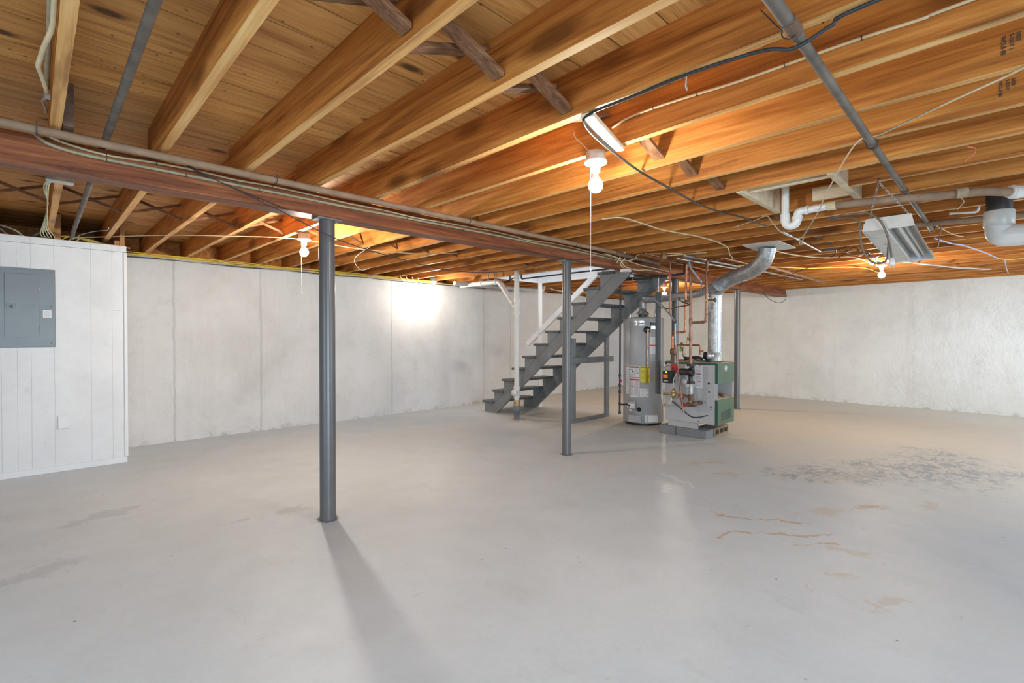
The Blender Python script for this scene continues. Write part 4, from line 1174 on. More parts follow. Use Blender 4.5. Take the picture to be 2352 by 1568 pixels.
MB().cyl((PX, PY, .560), (PX, PY, .475), .030, 16).cyl((PX, PY, .53), (PX, PY + .09, .535), .022, 14, .016).build('upper_tee', M_CAST, t)
MB().cyl((PX, PY, .478), (PX, PY, .455), .021, 14).build('brass_union', M_BRASS, t)
MB().cyl((PX, PY + .045, .428), (PX, PY - .05, .445), .030, 16).cyl((PX, PY, .46), (PX, PY, .43), .028, 16).ball((PX, PY - .045, .444), .036, 14).cyl((PX, PY - .045, .444), (BX0 - .003, PY - .045, .444), .026, 14).build('lower_tee', M_CAST, t)
MB().cyl((PX, PY + .045, .428), (PX, PY + .085, .425), .014, 10).build('drain_stub', M_BRASS, t)
MB().obox((PX - .02, PY + .055, .415), (PX - .02, PY + .105, .435), .014, .030).build('red_drain_valve', M_RED, t)
MB().obox((PX - .02, PY + .075, .500), (PX - .02, PY + .165, .535), .010, .014).build('red_lever', M_RED, t)
# relief discharge tube
tag(MB().tube([(5.725, 2.923, 1.15), (5.72, 2.875, .79), (5.70, 2.84, .56), (5.70, 2.808, .345)], .0125, 12).cyl((5.725, 2.923, 1.12), (5.725, 2.925, 1.165), .016, 12).build('relief_tube', M_OLDCOPPER),
    'long slanting copper tube crossing the boiler controls down towards the floor', 'pipe')
# gas train
t = thing('gas_train', 'bronze regulator and gas fittings in front of boiler left edge', 'gas valve', (5.76, 3.0, .54))
MB().cyl((5.76, 3.145, .536), (5.76, 2.82, .543), .011, 12).build('pipe', M_BRASS, t)
MB().lathe([(.012, -.065), (.028, -.040), (.030, -.015), (.024, .0), (.030, .012), (.034, .024), (.018, .045), (.010, .075)], (5.76, 2.968, .550), (0, 0, 1), 18).build('regulator_body', M_BRASS, t)
m = MB()
for y in (3.12, 3.08, 3.04, 2.90, 2.87): m.cyl((5.76, y, .538), (5.76, y + .014, .538), .016, 6)
m.build('hex_nuts', M_BRASS, t)
MB().ball((5.76, 3.145, .536), .009).build('test_port', M_CHAIN, t)
MB().tube([(5.76, 2.968, .62), (5.755, 2.965, .72)], .007, 8).build('sensing_tube', M_CHAIN, t)
# aquastat / control box
t = thing('control_box', 'black control box with glowing green light and orange label', 'controller', (5.70, 3.03, .76))
MB().box(5.70, 5.80, 2.965, 3.088, .680, .835).build('housing', M_BLACK, t, bevel=.006, seg=2)
MB().box(5.697, 5.6995, 3.015, 3.075, .745, .790).build('orange_label', M_ORANGE, t)
MB().box(5.697, 5.6995, 3.012, 3.070, .703, .711).build('white_strip', M_PAPER, t)
MB().ball((5.699, 3.035, .818), .011, 12).build('green_light', M_LED, t)
MB().lathe([(.012, 0), (.026, .004), (.030, .02), (.028, .026), (.001, .027)], (5.90, 2.885, .700), (-1, 0, 0), 20).build('pressure_gauge', M_PAPER, t)
t = thing('switch_box', 'red emergency switch box on the upper side of boiler', 'switch', (5.885, 3.035, .85))
MB().box(5.87, 5.9285, 3.002, 3.067, .797, .912).build('red_cover', M_RED, t, bevel=.004)
MB().box(5.862, 5.8695, 3.028, 3.040, .84, .87).build('toggle', M_BLACK, t)
cable('thin_wire', 'thin dark wire from red switch down to the black control box', 'wire', [(5.86, 3.067, .90), (5.80, 3.09, .885), (5.76, 3.10, .86), (5.75, 3.06, .845)], .003, M_IRON)
t = thing('flexible_conduit', 'grey conduit dropping from the ceiling pipes to red switch box', 'conduit', (5.75, 2.94, 1.2))
MB().tube(fillet([(5.755, 3.22, 1.74), (5.75, 3.137, 1.676), (5.75, 2.944, 1.459), (5.75, 2.942, .93)], .03), .010, 10).build('tubing', M_EMT, t)
MB().cyl((5.75, 2.944, 1.47), (5.75, 2.944, 1.43), .013, 10).cyl((5.75, 2.942, 1.05), (5.75, 2.942, 1.035), .013, 10).build('connector', M_IRON, t)
m = MB()
for i in range(3):
    z0 = .0 - i * .014
    m.tube(smooth_path([(5.72 + i * .006, 3.10 - i * .004, .68), (5.72 + i * .006, 3.112 - i * .005, .52 + z0), (5.72, 3.09, .44 + z0), (5.72, 3.045, .405 + z0), (5.72, 2.995, .43 + z0), (5.73, 2.975, .50 + z0)]), .0055, 7)
tag(m.build('coiled_cable', M_CHAIN), 'three loops of silvery cable hanging below the gas regulator', 'cable')
cable('flexible_cable', 'white cable curving from the conduit down to gas regulator', 'cable', [(5.735, 2.93, .98), (5.735, 2.90, .90), (5.735, 2.905, .82), (5.735, 2.93, .78), (5.735, 2.955, .72), (5.74, 2.965, .66)], .006, M_WCABLE)
cable('power_cord', 'dark drooping cord', 'cord', [(5.912, 3.065, .43), (5.912, 2.959, .358), (5.912, 2.839, .274), (5.912, 2.764, .254), (5.912, 2.68, .270), (5.926, 2.602, .297)], .006, M_IRON, parent=BOILER)
# blower / vent damper motor on boiler top
t = thing('damper_motor', 'black and silver cylindrical damper motor on boiler top beside flue', 'motor', (6.02, 2.63, .955))
MB().lathe([(.001, -.005), (.046, -.004), (.050, .0), (.050, .012)], (5.965, 2.66, 1.030), (.75, -.66, 0), 24).build('end_cap', M_BLACK, t)
MB().lathe([(.047, .012), (.047, .085), (.050, .087), (.050, .098), (.030, .103), (.001, .103)], (5.965, 2.66, 1.030), (.75, -.66, 0), 24).build('motor_can', M_SILVER, t)
MB().box(5.975, 6.03, 2.60, 2.66, .9505, .985).build('bracket', M_BLACK, t, bevel=.003)
m = MB(); m.tube(smooth_path([(6.05, 2.72, .98), (6.03, 2.78, 1.0), (6.02, 2.86, .995), (6.02, 2.95, .975)]), .020, 10)
tag(m.build('flexible_duct', M_IRON), 'dark flexible tube lying on the boiler top', 'tube')

# insulated pipe in front of the heater, and flexible connectors
t = thing('insulated_pipe', 'vertical pipe in grey foam sleeve in front of water heater right side', 'pipe', (6.17, 3.41, .47))
MB().lathe([(.034, .475), (.035, .90), (.034, .905), (.036, 1.2), (.036, 1.875)], (6.17, 3.41, 0), n=18).build('foam_sleeve', M_FOAM, t)
MB().cyl((6.17, 3.41, 1.85), (6.17, 3.41, ZJ - .148), .010, 10).build('pipe', M_CHAIN, t)
cable('flexible_connector', 'grey flexible connector arching from heater top towards foam covered pipe', 'pipe', [(HX + .07, HY - .155, 1.60), (HX + .06, HY - .17, 1.66), (HX + .0, HY - .25, 1.715), (6.205, 3.425, 1.735)], .010, M_EMT, n=8)
cable('flexible_connector', 'grey bent pipe rising behind stairs from heater top left side', 'pipe', [(HX - .115, HY + .145, 1.60), (HX - .115, HY + .145, 1.80), (HX - .10, HY + .06, 1.88), (6.33, 3.60, 1.915), (6.25, 3.45, 1.93), (6.18, 3.41, 1.94)], .010, M_GREYPAINT, n=8)
tag(MB().box(6.215, 6.217, 3.42, 3.49, 1.63, 1.72).build('paper_tag', M_PAPER), 'small white tag hanging beside the heater top connector', 'tag')
cable('copper_tube', 'bent dark copper tube running level from foam pipe to boiler risers', 'pipe', [(6.14, 3.39, 1.665), (5.95, 3.13, 1.63), (5.85, 2.98, 1.64), (5.80, 2.80, 1.655), (5.80, 2.79, 1.665), (5.86, 2.93, 1.72), (5.88, 2.96, 1.77)], .008, M_OLDCOPPER, n=8)

# gas piping
XG = 5.92
t = thing('gas_pipe', 'thin black vertical gas pipe standing left of the water heater', 'pipe', (XG, 3.87, .17))
MB().cyl((XG, 3.852, 2.04), (XG, 3.862, .185), .0125, 12).build('drop', M_IRON, t)
m = MB()
for z in (.175, .30, .47, .56, .70, 1.95): m.cyl((XG, 3.861, z), (XG, 3.861, z + .035), .018, 10)
m.cyl((XG, 3.861, .305), (HX - HR - .035, 3.80, .300), .0115, 10)
m.build('fitting', M_IRON, t)
MB().cyl((XG, 3.86, .64), (XG - .012, 3.83, .64), .008, 8).obox((XG - .015, 3.835, .62), (XG - .015, 3.825, .66), .018, .012).build('red_valve_handle', M_RED, t)
m = pipe_mb([(XG, 4.12, 2.058), (XG, 2.905, 2.062), (XG, 2.905, ZJ - .002)], .0150, .03, True, 12)
m.cyl((XG, 3.87, 2.058), (XG, 3.83, 2.058), .021, 12)
tag(m.build('iron_pipe', M_IRON), 'black iron gas pipe running level under the beam, turning up beside risers', 'pipe')
m = pipe_mb([(5.62, 2.945, ZS - .002), (5.62, 2.945, 1.95), (5.62, 2.945, 1.55)], .0115, .02, False, 10)
m.cyl((5.62, 2.945, 2.06), (5.62, 2.945, 1.98), .016, 10)
tag(m.build('copper_pipe', M_OLDCOPPER), 'thin copper drop with red fitting in front of the far grey column', 'pipe')
tag(MB().cyl((5.60, 2.945, 2.055), (5.60, 2.945, 2.0), .014, 10).build('pipe_fitting', M_RED), 'red fitting on the thin copper drop under the beam', 'fitting')
# pipes along the beam above the boiler
tag(MB().tube([(4.62, 3.07, 2.19), (5.6, 3.08, 2.175)], .022, 14).cyl((4.8, 3.072, 2.187), (4.86, 3.072, 2.187), .030, 14).build('iron_pipe', M_CAST), 'thick rusty pipe continuing along the beam towards the boiler', 'pipe')
tag(MB().tube([(4.9, 2.93, 2.20), (6.7, 2.95, 2.185)], .0125, 12).cyl((5.5, 2.936, 2.195), (5.54, 2.936, 2.195), .017, 12).build('copper_pipe', M_COPPER), 'bright copper pipe running level beside the beam above the heater', 'pipe')
tag(MB().tube([(4.85, 2.85, 2.19), (6.05, 2.86, 2.19)], .010, 10).build('copper_pipe', M_OLDCOPPER), 'thin dark copper pipe parallel to the beam above boiler', 'pipe')
tag(MB().lathe([(.034, 0), (.034, .06), (.028, .07)], (5.0, 2.70, 2.13), (0, 0, 1), 14).cyl((5.0, 2.70, 2.16), (5.2, 2.30, 2.175), .012, 10).build('brass_fitting', M_BRASS), 'old brass fitting under the joists above the water heater', 'fitting')
tag(MB().tube([(5.35, 2.64, 2.20), (9.0, 2.40, 2.205)], .014, 12).build('steel_conduit', M_EMT), 'shiny steel pipe running level from risers behind the flue bend', 'conduit', 'level steel pipes above the boiler')
tag(MB().tube([(5.30, 2.70, 2.165), (7.2, 2.52, 2.17)], .011, 12).build('steel_conduit', M_EMT), 'duller steel pipe just below the shiny one above the boiler', 'conduit', 'level steel pipes above the boiler')
tag(MB().tube([(6.45, 2.28, 2.203), (9.85, 2.28, 2.205)], .016, 12).build('copper_pipe', M_DUSTPIPE), 'long pale brown pipe running behind the flue to the right wall', 'pipe')
m = MB(); P = [(5.63, 2.71, 2.22), (5.64, 2.70, 2.10), (5.80, 2.63, 1.93), (6.05, 2.75, 1.80), (6.2, 2.86, 1.765)]
for a, b in zip(P[:-1], P[1:]): m.obox(a, b, .022, .0015, (-.7, -.7, .1))
tag(m.build('hanger_strap', M_EMT), 'perforated metal strap slanting down to hold the slim vent pipe', 'strap')

# ------------------------------------------------------------------ beam services
XB0 = 4.62
m = MB().tube([(X0 + .01, 3.065, 2.198), (XB0, 3.075, 2.198)], .0195, 14)
tag(m.build('dusty_pipe', M_DUSTPIPE), 'long dusty brown pipe running just in front of the beam', 'pipe')
for x, side in ((.02, 0), (1.04, 0), (2.52, 1), (3.9, 0)):
    m = MB(); m.tube([(x, 3.045, ZS - .06 if side else ZJ), (x, 3.042, 2.19), (x, 3.06, 2.174), (x, 3.085, 2.176), (x, 3.094, 2.2), (x, 3.092, ZJ)], .0025, 6)
    tag(m.build('pipe_hook', M_IRON), {.02: 'small wire hook holding dusty pipe near the left edge', 1.04: 'small wire hook holding dusty pipe left of the nearest column', 2.52: 'tall wire hook holding dusty pipe midway between two columns', 3.9: 'small wire hook holding dusty pipe before the second column'}[x], 'hook', 'wire hooks on the dusty pipe')
cond = [(-.02, 3.18, 2.235), (.013, 3.215, 2.222), (.033, 3.237, 2.21), (.067, 3.238, 2.192), (.139, 3.238, 2.178), (.277, 3.238, 2.172), (.531, 3.238, 2.172), (1.213, 3.238, 2.171), (1.577, 3.238, 2.168), (2.14, 3.238, 2.172), (2.786, 3.238, 2.174), (4.139, 3.238, 2.172), (4.75, 3.238, 2.165), (5.1, 3.238, 2.15)]
t = thing('armoured_cable', 'grey cloth covered cable clipped along the beam face', 'cable', (2.5, 3.238, 2.172))
MB().tube(smooth_path(cond), .0085, 8).build('cable', M_GCABLE, t)
for x in (.277, .62, 1.0, 1.86, 2.05, 2.6, 3.3): MB().torus((x, 3.2395, 2.172), (1, 0, 0), .0098, .0018, 10, 5).build('staple', M_IRON, t)
rx = [(-.05, 3.16, 2.245), (.045, 3.225, 2.236), (.059, 3.240, 2.232), (.126, 3.242, 2.212), (.277, 3.242, 2.196), (.486, 3.242, 2.207), (.687, 3.242, 2.210), (.874, 3.242, 2.202), (1.08, 3.242, 2.208), (1.386, 3.242, 2.202), (1.577, 3.242, 2.197), (1.85, 3.242, 2.198), (2.132, 3.242, 2.190), (2.438, 3.242, 2.198), (2.771, 3.242, 2.203), (2.903, 3.242, 2.207), (3.218, 3.242, 2.200), (3.37, 3.242, 2.191), (3.737, 3.242, 2.207), (4.058, 3.242, 2.207), (4.283, 3.242, 2.198), (4.743, 3.242, 2.190), (5.0, 3.242, 2.17)]
t = thing('electrical_cable', 'cream cable stapled in waves along the beam face', 'cable', (2.5, 3.242, 2.2))
MB().tube(smooth_path(rx), .0060, 8).build('cable', M_CREAM, t)
for x, z in ((.277, 2.196), (.486, 2.207), (.874, 2.202), (1.08, 2.208), (1.85, 2.198), (2.438, 2.198), (2.903, 2.207), (3.37, 2.191), (3.9, 2.207)):
    MB().torus((x, 3.2425, z), (1, 0, 0), .0072, .0016, 10, 5).build('staple', M_IRON, t)
cable('hanging_wire', 'thin dark wire sagging under the beam past the nearest column', 'wire',
      [(.52, 3.10, 2.225), (.724, 3.17, 2.168), (1.101, 3.215, 2.062), (1.435, 3.215, 1.945), (1.722, 3.20, 1.881), (2.287, 3.20, 1.812), (2.597, 3.20, 1.810), (2.907, 3.20, 1.835), (3.161, 3.20, 1.878), (3.517, 3.21, 1.962), (3.845, 3.23, 2.060), (4.1, 3.235, 2.072), (4.55, 3.24, 2.15)], .0034, M_IRON)
cable('hanging_wire', 'second thin dark wire crossing the beam face at a slant', 'wire', [(.52, 3.10, 2.223), (.70, 3.225, 2.19), (.95, 3.235, 2.13), (1.16, 3.24, 2.083)], .0028, M_IRON)
cable('hanging_wire', 'thin cream wire running level below far joists behind the nearest column', 'wire',
      [(.27, 6.15, 2.19), (.55, 5.72, 2.18), (.9, 5.3, 2.18), (1.3, 5.0, 2.185), (1.8, 4.78, 2.20), (2.3, 4.6, 2.15), (2.9, 4.45, 2.15), (3.4, 4.35, 2.20)], .0045, M_CREAM)
cable('hanging_wire', 'short bent white wire dangling below a far joist', 'wire', [(2.56, 4.72, 2.227), (2.40, 4.78, 2.08), (2.50, 4.86, 1.98), (2.60, 4.86, 2.0)], .0025, M_WCABLE)

# cream cable and pipe beside the first joist
cable('electrical_cable', 'thick cream cable wandering beside the joist at upper left corner', 'cable',
      [(.050, Y0 + .02, 2.245), (.050, -.6, 2.245), (.052, 1.2, 2.245), (.053, 1.94, 2.242), (.052, 2.105, 2.24), (.044, 2.19, 2.238), (.035, 2.27, 2.238), (.028, 2.36, 2.238), (.022, 2.45, 2.238), (.032, 2.536, 2.24), (.042, 2.639, 2.245), (.050, 2.74, 2.26)], .0078, M_CREAM, n=8)
cable('metal_conduit', 'grey conduit along left side of the first joist', 'conduit', [(.042, Y0 + .02, 2.30), (.042, -.6, 2.30), (.046, .8, 2.30), (.046, 1.6, 2.30), (.048, 2.25, 2.30), (.050, 2.95, 2.30)], .0085, M_GCABLE, n=8)
tag(MB().box(.044, .060, 2.76, 2.80, 2.25, 2.275).tube([(.05, 2.78, 2.26), (.036, 2.86, 2.262), (.046, 2.93, 2.262), (.05, 3.0, 2.262)], .006, 6).build('cable_clamp', M_CHAIN), 'small metal box clamp on the first joist above the beam pipe', 'clamp')
# vertical dark block beside joist 0 over the beam
tag(MB().box(NEAR[0] + .002, NEAR[0] + .040, 3.02, 3.24, ZJ + .001, ZS - .002).build('solid_blocking', M_CAST), 'dark upright board beside the first joist above the beam', 'board')
tag(MB().tube([(.250, Y0 + .01, 2.256), (.268, 2.8, 2.256), (.272, 3.85, 2.256), (.275, 6.05, 2.23), (.275, 6.20, 2.200)], .0165, 14).cyl((.275, 6.16, 2.21), (.275, 6.21, 2.197), .020, 12).build('steel_pole', M_GREYPIPE),
    'long dark steel tube slanting past the joists near upper left corner', 'pipe')

# wires above the partition
tag(MB().box(.062, .188, 3.98, 4.06, 2.196, 2.2255).build('nail_plate', M_CHAIN, bevel=.003), 'bright folded metal plate under the joist near the left edge', 'plate')
GW = 'wires gathered over the left joist'
rr = random.Random(3)
for i, (mt, cn) in enumerate(((M_GREENC, 'pale green'), (M_WCABLE, 'white'), (M_GREENC, 'yellowish green'), (M_WCABLE, 'off-white'), (M_CREAM, 'cream'))):
    dx = i * .011
    lab = ['leftmost pale green wire looping down beside the left joist', 'white wire hanging second from left beside the left joist', 'middle yellowish green wire looping down beside the left joist',
           'off-white wire fourth from left beside the left joist', 'cream wire closest to the left joist, ending on the partition'][i]
    cable('electrical_cable', lab, 'cable', [(.085 + dx * .3, 4.05, 2.222), (.078 - .010 * (i % 3), 4.25, 2.212), (.082, 4.7, 2.215), (.086, 5.0, 2.225), (.080 + dx * .2, 5.3, 2.205 - .006 * i), (.060 + dx, 5.8, 2.18 + .004 * i), (.06 + dx * 2.0, 6.13, 2.185), (.09 + dx * 1.4, 6.27, 2.18)], .0042, mt, GW)
for i, (x, lab) in enumerate(((-.33, 'white cable arching out of the partition at far left edge'), (-.25, 'second white cable arching over the partition at left edge'), (-.15, 'third white cable curving down into partition at left'))):
    cable('electrical_cable', lab, 'cable', [(x - .35, 6.6, 2.30), (x - .12, 6.45, 2.29), (x + .03, 6.34, 2.24), (x + .10, 6.30, 2.178)], .0075, M_WCABLE if i != 1 else M_LGREY)
cable('metal_conduit', 'grey cable slanting up from partition beside the green wires', 'conduit', [(.0, 6.30, 2.18), (.06, 6.35, 2.24), (.14, 6.42, 2.30)], .010, M_EMT)
for i in range(4):
    x0 = .22 + .05 * i
    cable('electrical_cable', ['tall yellow cable arch above the partition', 'lower yellow cable arch above the partition', 'cream cable arch above the partition', 'orange-yellow cable arch ending at the partition studs'][i], 'cable',
          [(x0 - .07, 6.42, 2.19), (x0 - .02, 6.42, 2.232), (x0 + .07, 6.42, 2.240 - i * .005), (x0 + .15, 6.41, 2.22 - i * .005), (x0 + .24 + .04 * i, 6.40, 2.182)], .0055, (M_YELLOW, M_YELLOW, M_CREAM, M_ORANGE if False else M_YELLOW)[i])
cable('hanging_wire', 'thin grey wire with a hooked end above the partition', 'wire', [(.30, 6.10, 2.19), (.33, 5.9, 2.195), (.40, 5.70, 2.20), (.46, 5.55, 2.195), (.48, 5.50, 2.20), (.475, 5.48, 2.216)], .003, M_LGREY)

# bundle along the top of the left wall
GY = 'cables bundled along the top of the left wall'
names = [('yellow', M_YELLOW, 'topmost yellow cable running along the top of the left wall'), ('yellow', M_YELLOW, 'middle yellow cable running along the top of the left wall'), ('white', M_WCABLE, 'upper white cable running along the top of the left wall'),
         ('yellow', M_YELLOW, 'lowest yellow cable running along the top of the left wall'), ('grey', M_LGREY, 'grey cable running along the top of the left wall'), ('black', M_BCABLE, 'black cable running lowest along the top of the left wall')]
for i, (cn, mt, lab) in enumerate(names):
    r_ = random.Random(i + 20); pts = []
    x = .68
    while x < 4.9 + .25 * i:
        pts.append((x, 6.93 + .015 * (i % 3), 2.212 - .009 * i + r_.uniform(-.008, .008))); x += .42
    cable('electrical_cable', lab, 'cable', pts, .0055, mt, GY)
for i in range(4):
    x = 4.25 + i * .11
    cable('electrical_cable', ['first', 'second', 'third', 'fourth'][i] + ' white cable end fanning down near the bulb at left wall', 'cable', [(x - .1, 6.75, 2.222), (x, 6.88, 2.205), (x + .16, 6.98, 2.15), (x + .4, 7.0, 2.12)], .005, M_WCABLE, 'cable ends near the wall bulb')

# ------------------------------------------------------------------ ceiling services on the right
t = thing('steel_pipe', 'long dark steel pipe crossing under the joists on the right side', 'pipe', (3.0, .48, 2.2))
MB().tube([(X0 + .01, .47, 2.205), (1.62, .47, 2.204)], .0195, 16).build('near_length', M_GREYPIPE, t)
MB().tube([(1.62, .47, 2.204), (5.67, .492, 2.205)], .0165, 16).build('far_length', M_GREYPIPE, t)
MB().cyl((1.60, .47, 2.204), (1.68, .47, 2.204), .022, 16).build('coupling', M_CAST, t)
MB().cyl((2.90, .477, 2.204), (2.96, .477, 2.204), .0205, 16).build('coupling', M_CAST, t)
MB().cyl((3.98, .484, 2.204), (4.03, .484, 2.204), .0205, 16).cyl((5.63, .492, 2.205), (5.67, .492, 2.205), .021, 16).build('coupling', M_CAST, t)
def wire_tie(x, label):
    m = MB(); m.torus((x, .478, 2.202), (1, .1, 0), .024, .0022, 14, 5); m.tube([(x, .50, 2.21), (x - .01, .56, 2.30)], .002, 5); m.tube([(x, .46, 2.21), (x - .01, .53, 2.32)], .002, 5)
    tag(m.build('wire_tie', M_IRON), label, 'wire', 'wire ties round the dark steel pipe')
wire_tie(1.66, 'wire tie round the dark steel pipe where black cable crosses'); wire_tie(2.92, 'wire tie round the dark steel pipe where the rope crosses')

cable('black_cable', 'black cable following a joist underside then slanting across to the right', 'cable',
      [(1.70, Y0 + .02, 2.219), (1.70, -.6, 2.219), (1.711, .276, 2.219), (1.722, .38, 2.205), (1.722, .484, 2.178), (1.715, .576, 2.205), (1.704, .81, 2.220), (1.704, 1.081, 2.220), (1.700, 1.255, 2.216), (1.735, 1.315, 2.198), (2.0, 1.39, 2.198), (2.49, 1.492, 2.212), (2.798, 1.524, 2.216), (3.385, 1.573, 2.218), (3.738, 1.566, 2.219), (4.025, 1.513, 2.219), (4.165, 1.497, 2.216), (4.567, 1.478, 2.216)], .0062, M_BCABLE, n=8)
tag(MB().tube(smooth_path([(1.72, .84, 2.222), (1.735, .85, 2.195), (1.735, .845, 2.18), (1.725, .84, 2.186)]), .003, 6).build('screw_hook', M_CHAIN), 'small metal hook under the joist carrying the black cable', 'hook')
t = thing('electrical_cable', 'white printed cable stapled along reddish joist side near the first bulb', 'cable', (2.089, .8, 2.32))
MB().tube(smooth_path([(2.089, Y0 + .02, 2.315), (2.089, -.8, 2.315), (2.089, .094, 2.314), (2.089, .208, 2.310), (2.089, .373, 2.318), (2.089, .521, 2.320), (2.089, .788, 2.322), (2.089, .972, 2.332), (2.089, 1.183, 2.341), (2.089, 1.324, 2.337), (2.089, 1.41, 2.318)]), .0058, 8).build('cable', M_CREAM, t)
for y, z in ((.373, 2.318), (.62, 2.3205), (.972, 2.332), (1.183, 2.341)): MB().torus((2.089, y, z), (0, 1, .03), .0075, .0015, 10, 5).build('staple', M_IRON, t)
cable('rope', 'thin pale rope swagged from upper right over the steel pipe to a knot', 'rope',
      [(.4, -2.10, 2.2245), (2.30, -.24, 2.224), (2.52, -.03, 2.224), (2.66, .16, 2.2245), (2.87, .44, 2.2245), (2.93, .55, 2.222), (3.54, .806, 2.17), (3.91, .942, 2.14), (4.45, 1.155, 2.115), (4.79, 1.28, 2.125)], .0042, M_ROPE)
m = MB(); m.torus((4.81, 1.29, 2.12), (1, .6, 0), .016, .005, 12, 6); m.torus((4.82, 1.295, 2.09), (.6, 1, 0), .014, .0045, 12, 6)
tag(m.build('rope_knot', M_ROPE), 'pale knot hanging where two ropes meet', 'knot')
cable('rope', 'pale rope running from the knot left towards the black cable', 'rope', [(4.80, 1.30, 2.125), (4.66, 1.34, 2.13), (4.51, 1.374, 2.16), (4.30, 1.37, 2.205), (4.165, 1.365, 2.2235), (4.25, 1.50, 2.218), (4.36, 1.70, 2.216)], .004, M_ROPE)
cable('electrical_cable', 'cream cable winding under joists towards the large flue', 'cable', [(3.3, 2.32, 2.219), (3.37, 2.18, 2.216), (3.7, 2.17, 2.216), (4.0, 2.165, 2.212), (4.5, 2.08, 2.215), (4.9, 2.05, 2.205), (5.2, 2.08, 2.195), (5.45, 2.16, 2.17), (5.75, 2.24, 2.165)], .0062, M_CREAM)
m = MB().tube([(4.85, 1.45, 2.215), (6.26, 1.49, 2.215)], .010, 10).tube(smooth_path([(6.24, 1.49, 2.215), (6.30, 1.48, 2.213), (6.30, 1.30, 2.215)]), .008, 8)
tag(m.build('metal_conduit', M_EMT), 'thin bright conduit slanting under joists right of the knot', 'conduit')

# PVC trap and brown drain pipe
t = thing('drain_trap', 'white plastic trap hanging from the pale framed opening', 'pipe', (3.88, 1.147, 2.1))
TX = 3.90
MB().tube([(TX, 1.150, ZS - .03), (TX, 1.150, 2.10)], .0245, 18).build('tailpiece', M_PVC, t)
U = [(TX, 1.150, 2.13)] + [(TX, 1.110 + .040 * math.cos(a), 2.108 - .046 * math.sin(a)) for a in [PI * i / 10 for i in range(11)]] + [(TX, 1.070, 2.12)]
MB().tube(U, .0285, 18).cyl((TX, 1.150, 2.10), (TX, 1.150, 2.155), .0320, 18).build('trap_bend', M_PVC, t)
MB().tube(fillet([(TX, 1.070, 2.10), (TX, 1.070, 2.158), (TX, 1.0, 2.158)], .035), .0275, 18).cyl((TX, 1.07, 2.10), (TX, 1.07, 2.125), .033, 18).cyl((TX, 1.02, 2.158), (TX, 1.0, 2.158), .031, 18).build('outlet_elbow', M_PVC, t)
MB().tube([(TX, 1.01, 2.158), (TX, .86, 2.160)], .0245, 18).build('trap_arm', M_PVC, t)
MB().cyl((TX, .885, 2.160), (TX, .835, 2.160), .0305, 18).build('tan_coupling', M_CREAM, t)
t = thing('drain_pipe', 'dusty brown drain pipe under the joists leading right to white elbow', 'pipe', (4.0, .3, 2.15))
MB().tube(smooth_path([(TX, .845, 2.160), (TX + .06, .542, 2.150), (4.05, .300, 2.146), (4.12, .13, 2.148), (4.27, .005, 2.150)]), .026, 18).build('pipe_run', M_DUSTPIPE, t)
MB().cyl((4.055, .24, 2.1465), (4.07, .19, 2.147), .032, 16).build('dusty_joint', M_DUST, t)
MB().tube(smooth_path([(4.26, .012, 2.150), (4.33, -.05, 2.150), (4.38, -.14, 2.150)]), .034, 18).cyl((4.27, .0, 2.15), (4.30, -.03, 2.15), .041, 18).build('white_elbow', M_PVC, t)
MB().tube([(4.38, -.14, 2.150), (4.38, Y0 + .01, 2.145)], .028, 16).build('branch', M_PVC, t)
cable('cobweb_strand', 'wispy dusty strands dangling from the brown drain pipe joint', 'cobweb', [(4.06, .22, 2.12), (4.055, .205, 2.09), (4.05, .215, 2.07), (4.05, .235, 2.045)], .0022, M_ROPE, n=4)
t = thing('soil_pipe', 'large white plastic elbow pipe hanging at the right edge', 'pipe', (4.75, .062, 1.95))
EX, EY, K = 4.75, .062, 1.357
MB().tube([(EX, EY, ZS - .002), (EX, EY, 2.10)], .068, 22).build('iron_stub', M_IRON, t)
MB().lathe([(.074, 2.02), (.080, 2.03), (.080, 2.125), (.076, 2.13)], (EX, EY, 0), n=26).build('hub_collar', M_PVCG, t)
MB().tube(fillet([(EX, EY, 2.05), (EX, EY, 1.955), (EX - .01, -.11, 1.952), (EX - .02, -.30, 1.950)], .10, 8), .072, 24).build('elbow', M_PVC, t)
MB().tube([(EX - .02, -.13, 1.952), (EX - .03, Y0 + .01, 1.93)], .073, 22).cyl((EX - .013, -.115, 1.952), (EX - .016, -.15, 1.952), .080, 22).build('run', M_PVC, t)
MB().obox((EX - .02, -.4, 2.0), (EX - .02, -.4, ZJ - .001), .03, .003, (0, 1, 0)).build('hanger_strap', M_EMT, t)
tag(MB().tube([(5.20, .56, 2.19), (5.34, .14, 2.19), (5.40, -.4, 2.19), (5.40, Y0 + .01, 2.19)], .024, 14).build('drain_pipe', M_DUSTPIPE), 'dusty brown pipe behind the hanging fixture, second drain pipe from camera', 'pipe')
m = pipe_mb([(5.0, .335, 2.205), (5.08, .185, 2.205), (5.09, .165, ZJ + .05)], .0085, .012, True, 10, True)
tag(m.build('plastic_pipe', M_PVC), 'short thin white plastic pipe under joists left of large elbow', 'pipe')

# hanging fluorescent fixture (level, hung by two chains from one hook at its near end)
FIX = t = thing('light_fixture', 'dusty white fluorescent fixture hanging by chains below the joists', 'light fixture', (4.5, .56, 1.97))
nx, fx = 3.97, 5.12; ya, yb = .425, .700
def zt_(x): return 2.045 - (x - nx) * .075
m = MB()
# top tray
m.prism([(nx, ya + .05, zt_(nx)), (nx, yb - .05, zt_(nx)), (fx, yb - .05, zt_(fx)), (fx, ya + .05, zt_(fx))], (0, 0, -.004))
